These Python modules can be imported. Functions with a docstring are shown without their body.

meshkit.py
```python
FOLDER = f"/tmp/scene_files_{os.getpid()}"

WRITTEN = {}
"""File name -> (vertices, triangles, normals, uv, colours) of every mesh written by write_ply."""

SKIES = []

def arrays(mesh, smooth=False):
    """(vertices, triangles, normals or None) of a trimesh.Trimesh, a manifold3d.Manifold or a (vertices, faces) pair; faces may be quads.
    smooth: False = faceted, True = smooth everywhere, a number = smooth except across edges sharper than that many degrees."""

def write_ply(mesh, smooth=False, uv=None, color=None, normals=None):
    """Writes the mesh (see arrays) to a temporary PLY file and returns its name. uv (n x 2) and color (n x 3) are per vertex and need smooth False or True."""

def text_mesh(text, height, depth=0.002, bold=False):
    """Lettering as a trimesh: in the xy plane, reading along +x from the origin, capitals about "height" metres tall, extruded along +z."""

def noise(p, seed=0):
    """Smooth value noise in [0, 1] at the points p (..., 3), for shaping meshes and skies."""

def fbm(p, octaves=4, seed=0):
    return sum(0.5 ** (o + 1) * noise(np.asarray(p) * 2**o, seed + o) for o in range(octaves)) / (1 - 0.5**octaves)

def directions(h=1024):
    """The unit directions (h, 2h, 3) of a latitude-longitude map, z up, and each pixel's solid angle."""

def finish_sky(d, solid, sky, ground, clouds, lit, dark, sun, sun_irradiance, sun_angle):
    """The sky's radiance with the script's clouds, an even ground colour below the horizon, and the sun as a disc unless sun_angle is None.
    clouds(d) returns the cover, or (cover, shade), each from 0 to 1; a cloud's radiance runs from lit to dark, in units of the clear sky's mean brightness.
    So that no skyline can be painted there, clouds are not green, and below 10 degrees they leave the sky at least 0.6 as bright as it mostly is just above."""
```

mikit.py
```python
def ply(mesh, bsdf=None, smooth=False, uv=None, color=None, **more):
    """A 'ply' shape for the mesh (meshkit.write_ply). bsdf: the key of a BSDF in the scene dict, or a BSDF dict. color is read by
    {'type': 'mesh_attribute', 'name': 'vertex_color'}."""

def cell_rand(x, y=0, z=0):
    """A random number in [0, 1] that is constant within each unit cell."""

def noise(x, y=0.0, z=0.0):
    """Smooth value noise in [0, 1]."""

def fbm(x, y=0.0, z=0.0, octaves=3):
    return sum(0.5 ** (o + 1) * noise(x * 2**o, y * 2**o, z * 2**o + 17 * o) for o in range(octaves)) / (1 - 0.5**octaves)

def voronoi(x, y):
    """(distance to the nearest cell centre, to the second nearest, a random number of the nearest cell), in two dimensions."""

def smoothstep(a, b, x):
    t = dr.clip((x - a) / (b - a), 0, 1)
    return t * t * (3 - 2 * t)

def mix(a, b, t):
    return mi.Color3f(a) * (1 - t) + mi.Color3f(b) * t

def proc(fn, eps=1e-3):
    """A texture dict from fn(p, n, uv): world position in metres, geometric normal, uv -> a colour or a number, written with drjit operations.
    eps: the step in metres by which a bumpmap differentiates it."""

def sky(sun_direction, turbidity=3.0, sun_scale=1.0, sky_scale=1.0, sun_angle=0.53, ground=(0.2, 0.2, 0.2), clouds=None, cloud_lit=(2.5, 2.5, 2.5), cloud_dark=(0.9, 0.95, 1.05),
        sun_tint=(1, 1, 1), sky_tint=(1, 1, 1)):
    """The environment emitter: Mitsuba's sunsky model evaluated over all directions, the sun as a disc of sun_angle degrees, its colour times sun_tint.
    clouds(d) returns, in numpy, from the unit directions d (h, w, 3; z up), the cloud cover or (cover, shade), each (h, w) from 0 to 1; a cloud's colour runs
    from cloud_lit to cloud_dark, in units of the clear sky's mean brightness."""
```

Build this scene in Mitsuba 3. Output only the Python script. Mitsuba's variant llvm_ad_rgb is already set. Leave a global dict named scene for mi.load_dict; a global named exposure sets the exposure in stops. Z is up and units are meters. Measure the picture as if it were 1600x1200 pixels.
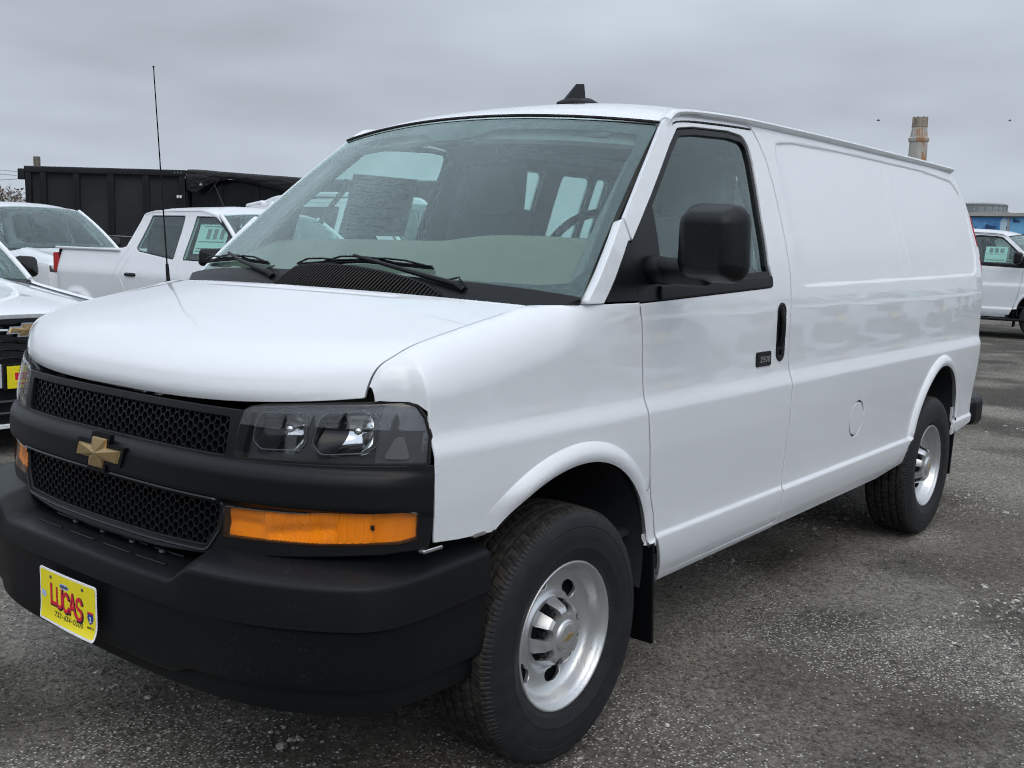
import math, random
import numpy as np, trimesh, shapely, mitsuba as mi, drjit as dr, mikit, meshkit
import manifold3d as m3
from shapely.geometry import Polygon, LineString, Point, box as sbox
from scipy.interpolate import PchipInterpolator
from mikit import proc, noise, fbm, voronoi, cell_rand, smoothstep, mix

T = mi.ScalarTransform4f
rng = np.random.default_rng(7)
scene, labels = {}, {}

# ------------------------------------------------------------------ camera, sky, exposure
CAM = np.array([2.682, -2.431, 1.530]); YAW, PIT, ROL = -0.670, 0.133, 0.028
FWD = np.array([math.sin(YAW) * math.cos(PIT), math.cos(YAW) * math.cos(PIT), -math.sin(PIT)])
_r = np.array([math.cos(YAW), -math.sin(YAW), 0]); _u = np.cross(_r, FWD)
UP = -math.sin(ROL) * _r + math.cos(ROL) * _u
scene['camera'] = {'type': 'perspective', 'fov_axis': 'x', 'fov': math.degrees(2 * math.atan(800 / 1622.8)), 'near_clip': 0.05, 'far_clip': 3000.0,
                   'to_world': T().look_at(origin=CAM.tolist(), target=(CAM + FWD).tolist(), up=UP.tolist())}

def clouds(d):
    e = np.clip(d[..., 2], 0, 1)
    q = d / np.maximum(e + .18, .05)[..., None]
    n = meshkit.fbm(q * np.array([1.3, 1.3, 0]) + 5.3, 5, 3)
    n2 = meshkit.fbm(d * np.array([2.2, 2.2, 9.0]) + 11.7, 4, 9)
    sun = np.array([.5, -.42, .76]); glow = np.clip(d @ (sun / np.linalg.norm(sun)), 0, 1) ** 2
    shade = 0.93 - 0.10 * np.exp(-(e / .09) ** 2) - 0.52 * np.clip(e, 0, 1) ** 0.95 - .42 * glow + 0.30 * (n - .5) + .32 * (n2 - .5)
    return np.ones_like(e), np.clip(shade, 0, 1)

scene['sky'] = mikit.sky([0.5, -0.42, 0.76], turbidity=4, sun_scale=0.08, sun_angle=50, clouds=clouds, cloud_lit=(1.86, 2.10, 2.40), cloud_dark=(0.480, 0.527, 0.594), ground=(.1, .1, .1))
exposure = 2.82

# ------------------------------------------------------------------ materials
def P(name, color, rough=.5, bump=None, **k):
    b = {'type': 'principled', 'base_color': color if isinstance(color, dict) else {'type': 'rgb', 'value': list(color)}, 'roughness': rough, **k}
    if bump: b = {'type': 'bumpmap', 'arbitrary': bump[0], 'scale': bump[1], 'bsdf': b}
    scene[name] = {'type': 'twosided', 'bsdf': b}
    return name

scene['white_paint'] = {'type': 'twosided', 'bsdf': {'type': 'plastic', 'diffuse_reflectance': {'type': 'rgb', 'value': [.775, .802, .838]}, 'int_ior': 1.65, 'nonlinear': False}}
WHITE = 'white_paint'
def _plastic(p, n, uv):
    v = fbm(p.x * 4, p.y * 4, p.z * 4, 4)
    s = smoothstep(.80, .84, noise(p.x * 130, p.y * 130, p.z * 130)) * smoothstep(.60, .75, noise(p.x * 4, p.y * 4, p.z * 4))
    return mi.Color3f(.0042, .0050, .0066) * (.8 + .4 * v) + mi.Color3f(.008, .008, .008) * s
PLASTIC = P('black_plastic', proc(_plastic), .45, specular=.28)
def _plr(p, n, uv): return noise(p.x * 420, p.y * 420, p.z * 420)
scene['grained_plastic'] = {'type': 'twosided', 'bsdf': {'type': 'bumpmap', 'b': proc(_plr, 5e-4), 'scale': .00025, 'bsdf': {'type': 'principled', 'base_color': proc(_plastic), 'roughness': .40, 'specular': .30}}}
GRAIN = 'grained_plastic'
GLOSSBLACK = P('gloss_black', (.012, .013, .015), .12, specular=.5)
DARK = P('dark_void', (.006, .006, .007), .9, specular=.1)
LINER = P('liner_felt', (.028, .03, .034), .75, specular=.3)
SEAL = P('rubber_seal', (.012, .012, .013), .6, specular=.3)
CHROME = P('chrome', (.82, .83, .84), .08, metallic=1.0)
SILVER = P('silver_paint', (.60, .61, .62), .30, metallic=.75, clearcoat=.6, clearcoat_gloss=.9)
def _gold(p, n, uv): return mix((.42, .29, .13), (.50, .36, .18), noise(p.x * 300, p.y * 300, p.z * 300))
GOLD = P('gold_badge', proc(_gold), .30, metallic=.65, clearcoat=.5)
AMBERREF = P('amber_reflector', (.95, .94, .92), .5)
GREYDK = P('lamp_bezel', (.05, .053, .058), .3, specular=.5)
GREYMID = P('lamp_side', (.085, .09, .098), .28, specular=.5)
TRIMGREY = P('interior_grey', (.15, .155, .16), .8)
HEADLINER = P('headliner', (.20, .20, .20), .9)
DASH = P('dash_grey', (.185, .168, .145), .85)
SEATC = P('seat_cloth', (.07, .072, .075), .9)
PAPER = P('paper', (.78, .80, .78), .8)
PAPERINK = P('paper_ink', (.25, .27, .29), .8)
LAMPBLACK = P('lamp_black', (.012, .013, .015), .18, specular=.5)
RED = P('red_lens', (.42, .012, .015), .12, clearcoat=1.0)
YELLOW = P('plate_yellow', (.86, .74, .02), .35)
PWHITE = P('print_white', (.85, .85, .85), .4)
PRED = P('print_red', (.70, .02, .05), .4)
PBLACK = P('print_black', (.015, .012, .03), .4)
PBLUE = P('print_blue', (.02, .05, .28), .4)
PPALE = P('print_pale_blue', (.45, .55, .75), .4)
STEEL = P('steel', (.22, .22, .23), .4, metallic=.9)
CARGLASS = P('privacy_glass', (.018, .022, .025), .05, specular=.5, clearcoat=.5)
scene['tinted_glass'] = {'type': 'thindielectric', 'int_ior': 1.52, 'specular_transmittance': {'type': 'rgb', 'value': [.66, .84, .80]}, 'specular_reflectance': {'type': 'rgb', 'value': [.86, 1.0, .98]}}
GLASS = 'tinted_glass'
scene['clear_lens'] = {'type': 'thindielectric', 'int_ior': 1.5, 'specular_transmittance': {'type': 'rgb', 'value': [.90, .91, .92]}}
LENS = 'clear_lens'
scene['amber_lens'] = {'type': 'thindielectric', 'int_ior': 1.5, 'specular_transmittance': {'type': 'rgb', 'value': [1.0, .51, .05]}}
AMBER = 'amber_lens'

def _tyre(p, n, uv):
    dust = smoothstep(.40, .75, fbm(p.x * 30, p.y * 30, p.z * 30, 3))
    return mix((.015, .0165, .0195), (.020, .021, .023), dust)
RUBBER = P('tyre_rubber', proc(_tyre), .5, specular=.28)
def _tread(p, n, uv):
    dust = smoothstep(.35, .7, fbm(p.x * 60, p.y * 60, p.z * 60, 3))
    return mix((.018, .0175, .017), (.040, .037, .033), dust * smoothstep(.2, .8, uv.y))
TREAD = P('tyre_tread', proc(_tread), .85, specular=.25)

# ------------------------------------------------------------------ helpers
def lab(key, label, cat, group=None, kind=None):
    labels[key] = {'label': label, 'category': cat}
    if group: labels[key]['group'] = group
    if kind: labels[key]['kind'] = kind

def structure(key, label=None):
    labels[key] = {'kind': 'structure'}
    if label: labels[key]['label'] = label

def freekey(key):
    if key not in scene: return key
    k = 1
    while f'{key}_{k:03d}' in scene: k += 1
    return f'{key}_{k:03d}'

def put(key, geo, bsdf, smooth=30, to=None):
    """One entry: geo is a trimesh / manifold / (v, f) or (v, f, normals)."""
    key = freekey(key)
    if isinstance(geo, tuple) and len(geo) == 3:
        v, f, n = geo
        path = meshkit.write_ply((v, f), normals=n)
        d = {'type': 'ply', 'filename': path, 'face_normals': False, 'bsdf': {'type': 'ref', 'id': bsdf}}
    else:
        d = mikit.ply(geo, bsdf, smooth=smooth)
    if to is not None: d['to_world'] = to
    scene[key] = d
    return key

def mirror(geo):
    if isinstance(geo, tuple):
        v, f, n = geo
        m = np.array([-1, 1, 1.0])
        return v * m, f[:, ::-1], n * m
    g = geo.copy(); g.apply_transform(np.diag([-1, 1, 1, 1.0]))
    return g

def cat(*ms): return trimesh.util.concatenate(list(ms))

def catn(gs):
    v, f, n, o = [], [], [], 0
    for a, b, c in gs:
        v.append(a); f.append(b + o); n.append(c); o += len(a)
    return np.vstack(v), np.vstack(f), np.vstack(n)

def man(mesh): return m3.Manifold(m3.Mesh(np.asarray(mesh.vertices, np.float32), np.asarray(mesh.faces, np.uint32)))
def tri(m):
    q = m.to_mesh(); return trimesh.Trimesh(q.vert_properties[:, :3], q.tri_verts, process=True)

def bx(c, s, r=0.0, rot=None):
    """A box (rounded when r > 0) centred at c with full sizes s."""
    s = np.asarray(s, float)
    if r > 0:
        e = s / 2 - r
        sp = m3.Manifold.sphere(r, 16)
        pts = [sp.translate((x * e[0], y * e[1], z * e[2])) for x in (-1, 1) for y in (-1, 1) for z in (-1, 1)]
        b = tri(m3.Manifold.batch_hull(pts))
    else:
        b = trimesh.creation.box(s)
    if rot is not None: b.apply_transform(rot)
    b.apply_translation(c)
    return b

def hull(balls):
    return tri(m3.Manifold.batch_hull([m3.Manifold.sphere(r, 16).translate(tuple(p)) for p, r in balls]))

def tube(pts, r, sides=8):
    p = np.asarray(pts, float); r = np.broadcast_to(np.asarray(r, float), (len(p),))
    t = np.gradient(p, axis=0); t /= np.linalg.norm(t, axis=1, keepdims=True) + 1e-12
    ref = np.array([0, 0, 1.0]) if abs(t[:, 2]).mean() < .8 else np.array([1.0, 0, 0])
    a = np.cross(t, ref); a /= np.linalg.norm(a, axis=1, keepdims=True) + 1e-12
    b = np.cross(t, a); g = np.arange(sides) * 2 * np.pi / sides
    v = p[:, None] + r[:, None, None] * (np.cos(g)[None, :, None] * a[:, None] + np.sin(g)[None, :, None] * b[:, None])
    n = len(p); i, j = np.meshgrid(np.arange(n - 1), np.arange(sides), indexing='ij')
    q = np.stack([i * sides + j, i * sides + (j + 1) % sides, (i + 1) * sides + (j + 1) % sides, (i + 1) * sides + j], -1).reshape(-1, 4)
    f = np.vstack([q[:, [0, 1, 2]], q[:, [0, 2, 3]]])
    v = np.vstack([v.reshape(-1, 3), p[:1], p[-1:]])
    k = np.arange(sides); c0, c1 = len(v) - 2, len(v) - 1
    f = np.vstack([f, np.stack([(k + 1) % sides, k, k * 0 + c0], 1), np.stack([(n - 1) * sides + k, (n - 1) * sides + (k + 1) % sides, k * 0 + c1], 1)])
    m = trimesh.Trimesh(v, f, process=False); m.fix_normals()
    return m

def lathe(prof, axis='x', n=64):
    """Revolve (axial, radius) points about the x axis."""
    pr = np.asarray(prof, float); g = np.linspace(0, 2 * np.pi, n, endpoint=False)
    v = np.stack([np.repeat(pr[:, 0][:, None], n, 1), pr[:, 1][:, None] * np.cos(g), pr[:, 1][:, None] * np.sin(g)], -1)
    i, j = np.meshgrid(np.arange(len(pr) - 1), np.arange(n), indexing='ij')
    q = np.stack([i * n + j, i * n + (j + 1) % n, (i + 1) * n + (j + 1) % n, (i + 1) * n + j], -1).reshape(-1, 4)
    m = trimesh.Trimesh(v.reshape(-1, 3), np.vstack([q[:, [0, 1, 2]], q[:, [0, 2, 3]]]), process=False)
    if axis == 'z': m.apply_transform(np.array([[0, 1, 0, 0], [0, 0, 1, 0], [1, 0, 0, 0], [0, 0, 0, 1.0]]))
    if axis == 'y': m.apply_transform(np.array([[0, 1, 0, 0], [1, 0, 0, 0], [0, 0, 1, 0], [0, 0, 0, 1.0]]))
    return m

def fnormals(fn, p, e=1.2e-3):
    da = fn(p + [e, 0]) - fn(p - [e, 0]); db = fn(p + [0, e]) - fn(p - [0, e])
    n = np.cross(da, db); return n / (np.linalg.norm(n, axis=1, keepdims=True) + 1e-15)

def sheet(poly, fn, h=.03, out=(1, 0, 0), lip=.012, bev=.002, offs=0.0, e=1.2e-3):
    """A panel: the plane polygon carried by fn (n x 2 -> n x 3), with exact normals, a small rounded edge and a turned-in lip."""
    polys = [g for g in getattr(poly, 'geoms', [poly]) if g.geom_type == 'Polygon' and g.area > 1e-9]
    parts = []
    for pg in polys:
        x0, y0, x1, y1 = pg.bounds
        gx = np.linspace(x0, x1, max(2, int(math.ceil((x1 - x0) / h)) + 1)); gy = np.linspace(y0, y1, max(2, int(math.ceil((y1 - y0) / h)) + 1))
        X, Y = np.meshgrid(np.arange(len(gx) - 1), np.arange(len(gy) - 1), indexing='ij')
        X, Y = X.ravel(), Y.ravel()
        cells = shapely.box(gx[X], gy[Y], gx[X + 1], gy[Y + 1])
        shapely.prepare(pg)
        full = shapely.covers(pg, cells); cut = shapely.intersects(pg, cells) & ~full
        v2, f2 = [], []; o = 0
        i, j = X[full], Y[full]
        q = np.stack([np.stack([gx[i], gy[j]], -1), np.stack([gx[i + 1], gy[j]], -1), np.stack([gx[i + 1], gy[j + 1]], -1), np.stack([gx[i], gy[j + 1]], -1)], 1)
        v2.append(q.reshape(-1, 2)); k = np.arange(len(i)) * 4
        f2.append(np.vstack([np.stack([k, k + 1, k + 2], 1), np.stack([k, k + 2, k + 3], 1)])); o = len(v2[0])
        for g in shapely.intersection(pg, cells[cut]):
            for s in getattr(g, 'geoms', [g]):
                if s.geom_type != 'Polygon' or s.area < 1e-10: continue
                try: a, b = trimesh.creation.triangulate_polygon(s, engine='earcut')
                except Exception: continue
                if len(b) == 0: continue
                v2.append(np.asarray(a)); f2.append(np.asarray(b) + o); o += len(a)
        v2, f2 = np.vstack(v2), np.vstack(f2)
        u, inv = np.unique(np.round(v2, 6), axis=0, return_inverse=True)
        f2 = inv.reshape(-1)[f2]; f2 = f2[(f2[:, 0] != f2[:, 1]) & (f2[:, 1] != f2[:, 2]) & (f2[:, 0] != f2[:, 2])]
        n = fnormals(fn, u, e)
        sg = 1.0 if (n @ np.asarray(out, float)).mean() > 0 else -1.0
        n = n * sg; v = fn(u) + n * offs
        parts.append((v, f2, n))
        if lip > 0:
            for ring, ccw in [(pg.exterior, True)] + [(r, False) for r in pg.interiors]:
                r = shapely.segmentize(ring, h * .7)
                c = np.asarray(r.coords)[:, :2]
                if shapely.is_ccw(shapely.LinearRing(c)) != ccw: c = c[::-1]
                t = np.roll(c[:-1], -1, 0) - np.roll(c[:-1], 1, 0); t = np.vstack([t, t[:1]])
                n2 = np.stack([t[:, 1], -t[:, 0]], 1); n2 /= np.linalg.norm(n2, axis=1, keepdims=True) + 1e-12
                N = fnormals(fn, c, e) * sg; b0 = fn(c); tt = fn(c + n2 * 1e-3) - b0
                tt -= (tt * N).sum(1, keepdims=True) * N; tt /= np.linalg.norm(tt, axis=1, keepdims=True) + 1e-12
                b0 = b0 + N * offs
                s2 = math.sqrt(.5)
                rows = [(b0, N), (b0 + bev * (s2 * tt - (1 - s2) * N), s2 * (tt + N)), (b0 + bev * (tt - N), tt), (b0 + bev * tt - N * max(lip, bev * 1.01), tt)]
                m = len(c); V = np.vstack([a for a, _ in rows]); NN = np.vstack([b for _, b in rows]); F = []
                for w in range(len(rows) - 1):
                    a = w * m + np.arange(m - 1); F += [np.stack([a, a + 1, a + m + 1], 1), np.stack([a, a + m + 1, a + m], 1)]
                parts.append((V, np.vstack(F), NN))
    v, f, n = catn(parts)
    g = np.cross(v[f[:, 1]] - v[f[:, 0]], v[f[:, 2]] - v[f[:, 0]])
    flip = (g * n[f].sum(1)).sum(1) < 0
    f[flip] = f[flip][:, ::-1]
    return v, f, n

def rrect(x0, y0, x1, y1, r): return sbox(x0 + r, y0 + r, x1 - r, y1 - r).buffer(r, quad_segs=6)
def smoothpoly(pts, r): return Polygon(pts).buffer(-r).buffer(2 * r).buffer(-r)
def spl(pts, n=80):
    """A smooth open curve through 2-D or 3-D points."""
    p = np.asarray(pts, float); d = np.r_[0, np.cumsum(np.linalg.norm(np.diff(p, axis=0), axis=1))]
    return PchipInterpolator(d, p)(np.linspace(0, d[-1], n))
def sstep(a, b, x):
    t = np.clip((x - a) / (b - a), 0, 1); return t * t * (3 - 2 * t)
# ------------------------------------------------------------------ the van: y runs from its nose to its tail, +x is its driver's side, front axle at y = 0
WB, RC = 3.429, 0.380
_S = PchipInterpolator([.28, .36, .40, .412, .43, .47, .54, .572, .584, .60, .80, .90, 1.0, 1.065, 1.12, 1.30, 1.40, 1.5, 1.7, 1.9, 2.0, 2.05, 2.2],
                       [.88, .915, .936, .946, .954, .970, .983, .985, .975, .974, .985, .991, .992, .975, .9715, .969, .962, .942, .882, .814, .777, .758, .70])
_yr = PchipInterpolator([.3, .7, .87, 1.03, 1.2, 1.77, 1.87, 1.98, 2.06, 2.2], [4.26, 4.27, 4.30, 4.33, 4.355, 4.355, 4.34, 4.28, 4.16, 4.1])
FARCH = np.array([(-.352, .772), (-.30, .800), (-.235, .832), (-.165, .866), (-.08, .890), (.013, .902), (.106, .898), (.186, .882), (.269, .847), (.335, .800), (.380, .742), (.411, .675), (.427, .616), (.433, .53), (.433, .40)])
RARCH = np.array([(3.10, .38), (3.115, .45), (3.135, .52), (3.165, .62), (3.20, .72), (3.262, .806), (3.336, .860), (3.435, .908), (3.53, .928), (3.60, .932), (3.69, .914), (3.785, .845), (3.845, .718), (3.868, .638), (3.872, .54), (3.872, .40)])
from scipy.interpolate import splprep, splev
def smooth_arch(a, s):
    tck, _ = splprep(np.asarray(a).T, s=s); return np.stack(splev(np.linspace(0, 1, 400), tck), 1)
FARCH, RARCH = smooth_arch(FARCH, .0007), smooth_arch(RARCH, .0009)
FARCHL, RARCHL = LineString(FARCH), LineString(RARCH)
FARCHP = Polygon(list(FARCH) + [(.433, 0), (-.352, 0)]); RARCHP = Polygon(list(RARCH) + [(3.872, 0), (3.10, 0)])
RECESS = smoothpoly([(1.60, 1.405), (1.66, 1.390), (2.86, 1.406), (4.17, 1.424), (4.25, 1.452), (4.30, 1.56), (4.315, 1.775), (4.28, 1.915), (4.157, 1.985), (3.57, 2.010), (2.606, 2.012), (1.864, 2.002), (1.67, 1.982), (1.638, 1.935), (1.60, 1.65), (1.588, 1.44)], .03)

def flare_sheet(A, s0, s1, w1=.060, amp=.021, fade=0.0):
    """The pressed lip round a wheel opening: swept along the arch curve, w measured outwards from its edge."""
    n = np.gradient(A, axis=0); n = np.stack([n[:, 1], -n[:, 0]], 1); n /= np.linalg.norm(n, axis=1, keepdims=True)
    if (n * (A - A.mean(0))).sum(1).mean() < 0: n = -n
    t = np.linspace(0, 1, len(A)); fa, fnn = PchipInterpolator(t, A), PchipInterpolator(t, n)
    def fn(p):
        q, w = np.clip(p[:, 0], 0, 1), p[:, 1] / 10; yz = fa(q) + fnn(q) * w[:, None]
        u = np.clip((w + .016) / (w1 + .016), 0, 1); b = .0005 + amp * np.sin(np.pi * u) ** .85 * (sstep(s0 - .001, s0 + fade, q) if fade else 1)
        return np.stack([sideX(yz[:, 0], yz[:, 1], False) + b, yz[:, 0], yz[:, 1]], 1)
    return sheet(sbox(s0, 0, s1, w1 * 10), fn, .012, lip=.03, bev=.0008)

def sideX(y, z, detail=True):
    y = np.asarray(y, float); z = np.asarray(z, float)
    x = _S(z)
    q = np.clip(-y / .585, 0, None); x = x - .010 * q ** 2 - 2.0 * np.clip(-.585 - y, 0, .018) - .95 * np.clip(-.603 - y, 0, None)
    x = x - .016 * (np.clip(y - 3.7, 0, None) / .7) ** 2
    y0 = _yr(z); r = .20; t = np.clip((y - y0) / r, 0, .985); x = x - r * (1 - np.sqrt(1 - t ** 2))
    if detail:
        m = (y > 1.53) & (z > 1.36)
        if m.any():
            pts = shapely.points(y[m], z[m]); shapely.prepare(RECESS)
            d = np.where(shapely.contains(RECESS, pts), shapely.distance(pts, RECESS.exterior), 0)
            rib = np.exp(-((y[m] - 2.915 - .06 * (z[m] - 1.7)) / .010) ** 2) + np.exp(-((y[m] - 3.03 - .06 * (z[m] - 1.7)) / .010) ** 2)
            x = x.copy(); x[m] -= .009 * sstep(0, .016, d) * np.where(y[m] < 1.7, sstep(1.56, 1.75, y[m]), 1); x[m] += .0022 * rib * sstep(.01, .05, d)
    return x

def sidefn(p): return np.stack([sideX(p[:, 0], p[:, 1]), p[:, 0], p[:, 1]], 1)
def sidefn0(p): return np.stack([sideX(p[:, 0], p[:, 1], False), p[:, 0], p[:, 1]], 1)

VAN = 'cargo_van'
lab(VAN, 'white cargo van with black front bumper and grille, filling the foreground', 'van')
def V(name, geo, bsdf, parent='', **k):
    return put(f'{VAN}__{parent}__{name}' if parent else f'{VAN}__{name}', geo, bsdf, **k)
def V2(name, geo, bsdf, parent='', **k):
    """The part and its mirror image on the passenger's side."""
    V(name, geo, bsdf, parent, **k); return V(name, mirror(geo), bsdf, parent, **k)

# --- door, pillar and window outlines in (y, z)
GAP = .0115
DFRONT = [(.585, .42), (.517, .565), (.500, .65), (.470, .717), (.454, .769), (.437, .857), (.419, .959), (.412, 1.000), (.403, 1.058), (.398, 1.123), (.386, 1.277), (.370, 1.36)]
DOOR = Polygon(DFRONT + [(.366, 1.46), (.366, 1.553), (.349, 1.628), (.525, 1.782), (.732, 1.956), (.78, 1.986), (.85, 2.004), (1.10, 2.020), (1.41, 2.027), (1.47, 2.020), (1.505, 1.97), (1.528, 1.90), (1.538, 1.80), (1.530, 1.64), (1.514, 1.40), (1.512, 1.30), (1.514, 1.08), (1.520, 1.03), (1.520, .85), (1.516, .64), (1.512, .48), (1.50, .452), (1.46, .436), (1.19, .430)])
HOLE = Polygon([(.15, 1.3545), (.374, 1.364), (1.30, 1.398), (1.338, 1.405), (1.343, 1.43), (1.330, 1.48), (1.352, 1.654), (1.394, 1.874), (1.397, 1.950), (1.38, 1.972), (1.253, 1.980), (.974, 1.966), (.850, 1.950), (.766, 1.886), (.541, 1.691), (.362, 1.54)])
HOLE = HOLE.buffer(-.055).buffer(.055, quad_segs=16).union(Polygon([(1.20, 1.3945), (1.338, 1.400), (1.345, 1.43), (1.329, 1.47), (1.2, 1.5)]).buffer(-.012).buffer(.012))
door_skin = DOOR.difference(HOLE.buffer(.002)).buffer(-GAP / 2)
door_skin = max(getattr(door_skin, 'geoms', [door_skin]), key=lambda g: g.area)
GLASSP = HOLE.intersection(Polygon([(.500, 1.405), (1.32, 1.438), (1.6, 1.45), (1.6, 2.1), (.7, 2.1), (.522, 1.70), (.530, 1.655)])).buffer(-.020, join_style='mitre')
TRIM = HOLE.intersection(DOOR).difference(GLASSP)
FSIDE = 0.016
for sgn in (1, -1):
    mm = (lambda g: g) if sgn > 0 else mirror
    h = .012 if sgn > 0 else .03
    k = V('front_door', mm(sheet(door_skin, sidefn, h)), WHITE)
    dn = k.split('__')[-1]
    V('window_trim', mm(sheet(TRIM.buffer(-.001), sidefn0, .03, offs=-.006, lip=.02)), GRAIN, dn)
    V('belt_moulding', mm(sheet(Polygon([(.50, 1.372), (1.335, 1.402), (1.335, 1.436), (.50, 1.408)]).buffer(-.006).buffer(.006), sidefn0, .03, offs=.006, lip=.014, bev=.005)), PLASTIC, dn)
    V('window_glass', mm(sheet(GLASSP.buffer(.012), sidefn0, .05, offs=-.016, lip=0)), GLASS, dn)
    # handle: a dark oval dish with the grip and the lock
    hp = LineString([(1.425, 1.143), (1.425, 1.297)]).buffer(.036)
    V('handle', mm(sheet(hp, sidefn0, .008, offs=.004, lip=.008, bev=.003)), GRAIN, dn)
    V('handle_recess', mm(sheet(LineString([(1.428, 1.19), (1.428, 1.305)]).buffer(.021), sidefn0, .01, offs=.0055, lip=.001, bev=.0005)), DARK, dn)
    grip = cat(tube([(.9715, 1.412, 1.32), (.984, 1.412, 1.27), (.985, 1.412, 1.21), (.976, 1.412, 1.165)], .011, 10), tube([(.975, 1.425, 1.142), (.9835, 1.425, 1.142)], .011, 14))
    V('handle_grip', mm(grip), GRAIN, dn)
    V('badge', mm(sheet(rrect(1.213, 1.098, 1.332, 1.150, .006).buffer(0), sidefn0, .02, offs=.007, lip=.008, bev=.002)), PLASTIC, dn)
    tm = meshkit.text_mesh('2500', .022, .001); tm.apply_translation([-tm.bounds[:, 0].mean(), -tm.bounds[:, 1].mean(), 0])
    v = tm.vertices.copy(); tm.vertices = np.stack([.9752 + .0065 + v[:, 2], (1.272 + v[:, 0] * 1.15) if sgn > 0 else (1.272 - v[:, 0] * 1.15), 1.124 + v[:, 1]], 1)
    V('badge_lettering', mm(tm), SILVER, dn, smooth=False)
    # mirror: fixed sail patch, arm, head (the passenger's side has none fitted)
    sail = Polygon([(.176, 1.366), (.366, 1.366), (.362, 1.549), (.352, 1.556)]).buffer(-.003)
    V('mirror_sail', mm(sheet(sail, sidefn0, .03, offs=-.003)), GRAIN)
    if sgn < 0: continue
    head = [((1.102, .470, 1.484), .053), ((1.226, .470, 1.484), .052), ((1.224, .462, 1.616), .054), ((1.112, .466, 1.620), .054), ((1.112, .424, 1.494), .045), ((1.218, .420, 1.494), .045), ((1.216, .414, 1.606), .045), ((1.118, .416, 1.610), .045)]
    hd = hull(head)
    mk = V('mirror', mm(hd), GRAIN)
    mn = mk.split('__')[-1]
    arm = cat(hull([((.955, .46, 1.465), .048), ((.992, .46, 1.465), .042)]), hull([((.985, .455, 1.470), .036), ((1.13, .452, 1.466), .034), ((.985, .47, 1.452), .034), ((1.13, .47, 1.448), .032)]))
    V('mirror_arm', mm(arm), GRAIN, mn)
    V('mirror_glass', mm(bx((1.17, .512, 1.55), (.16, .006, .17), .0)), CHROME, mn)

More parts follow.
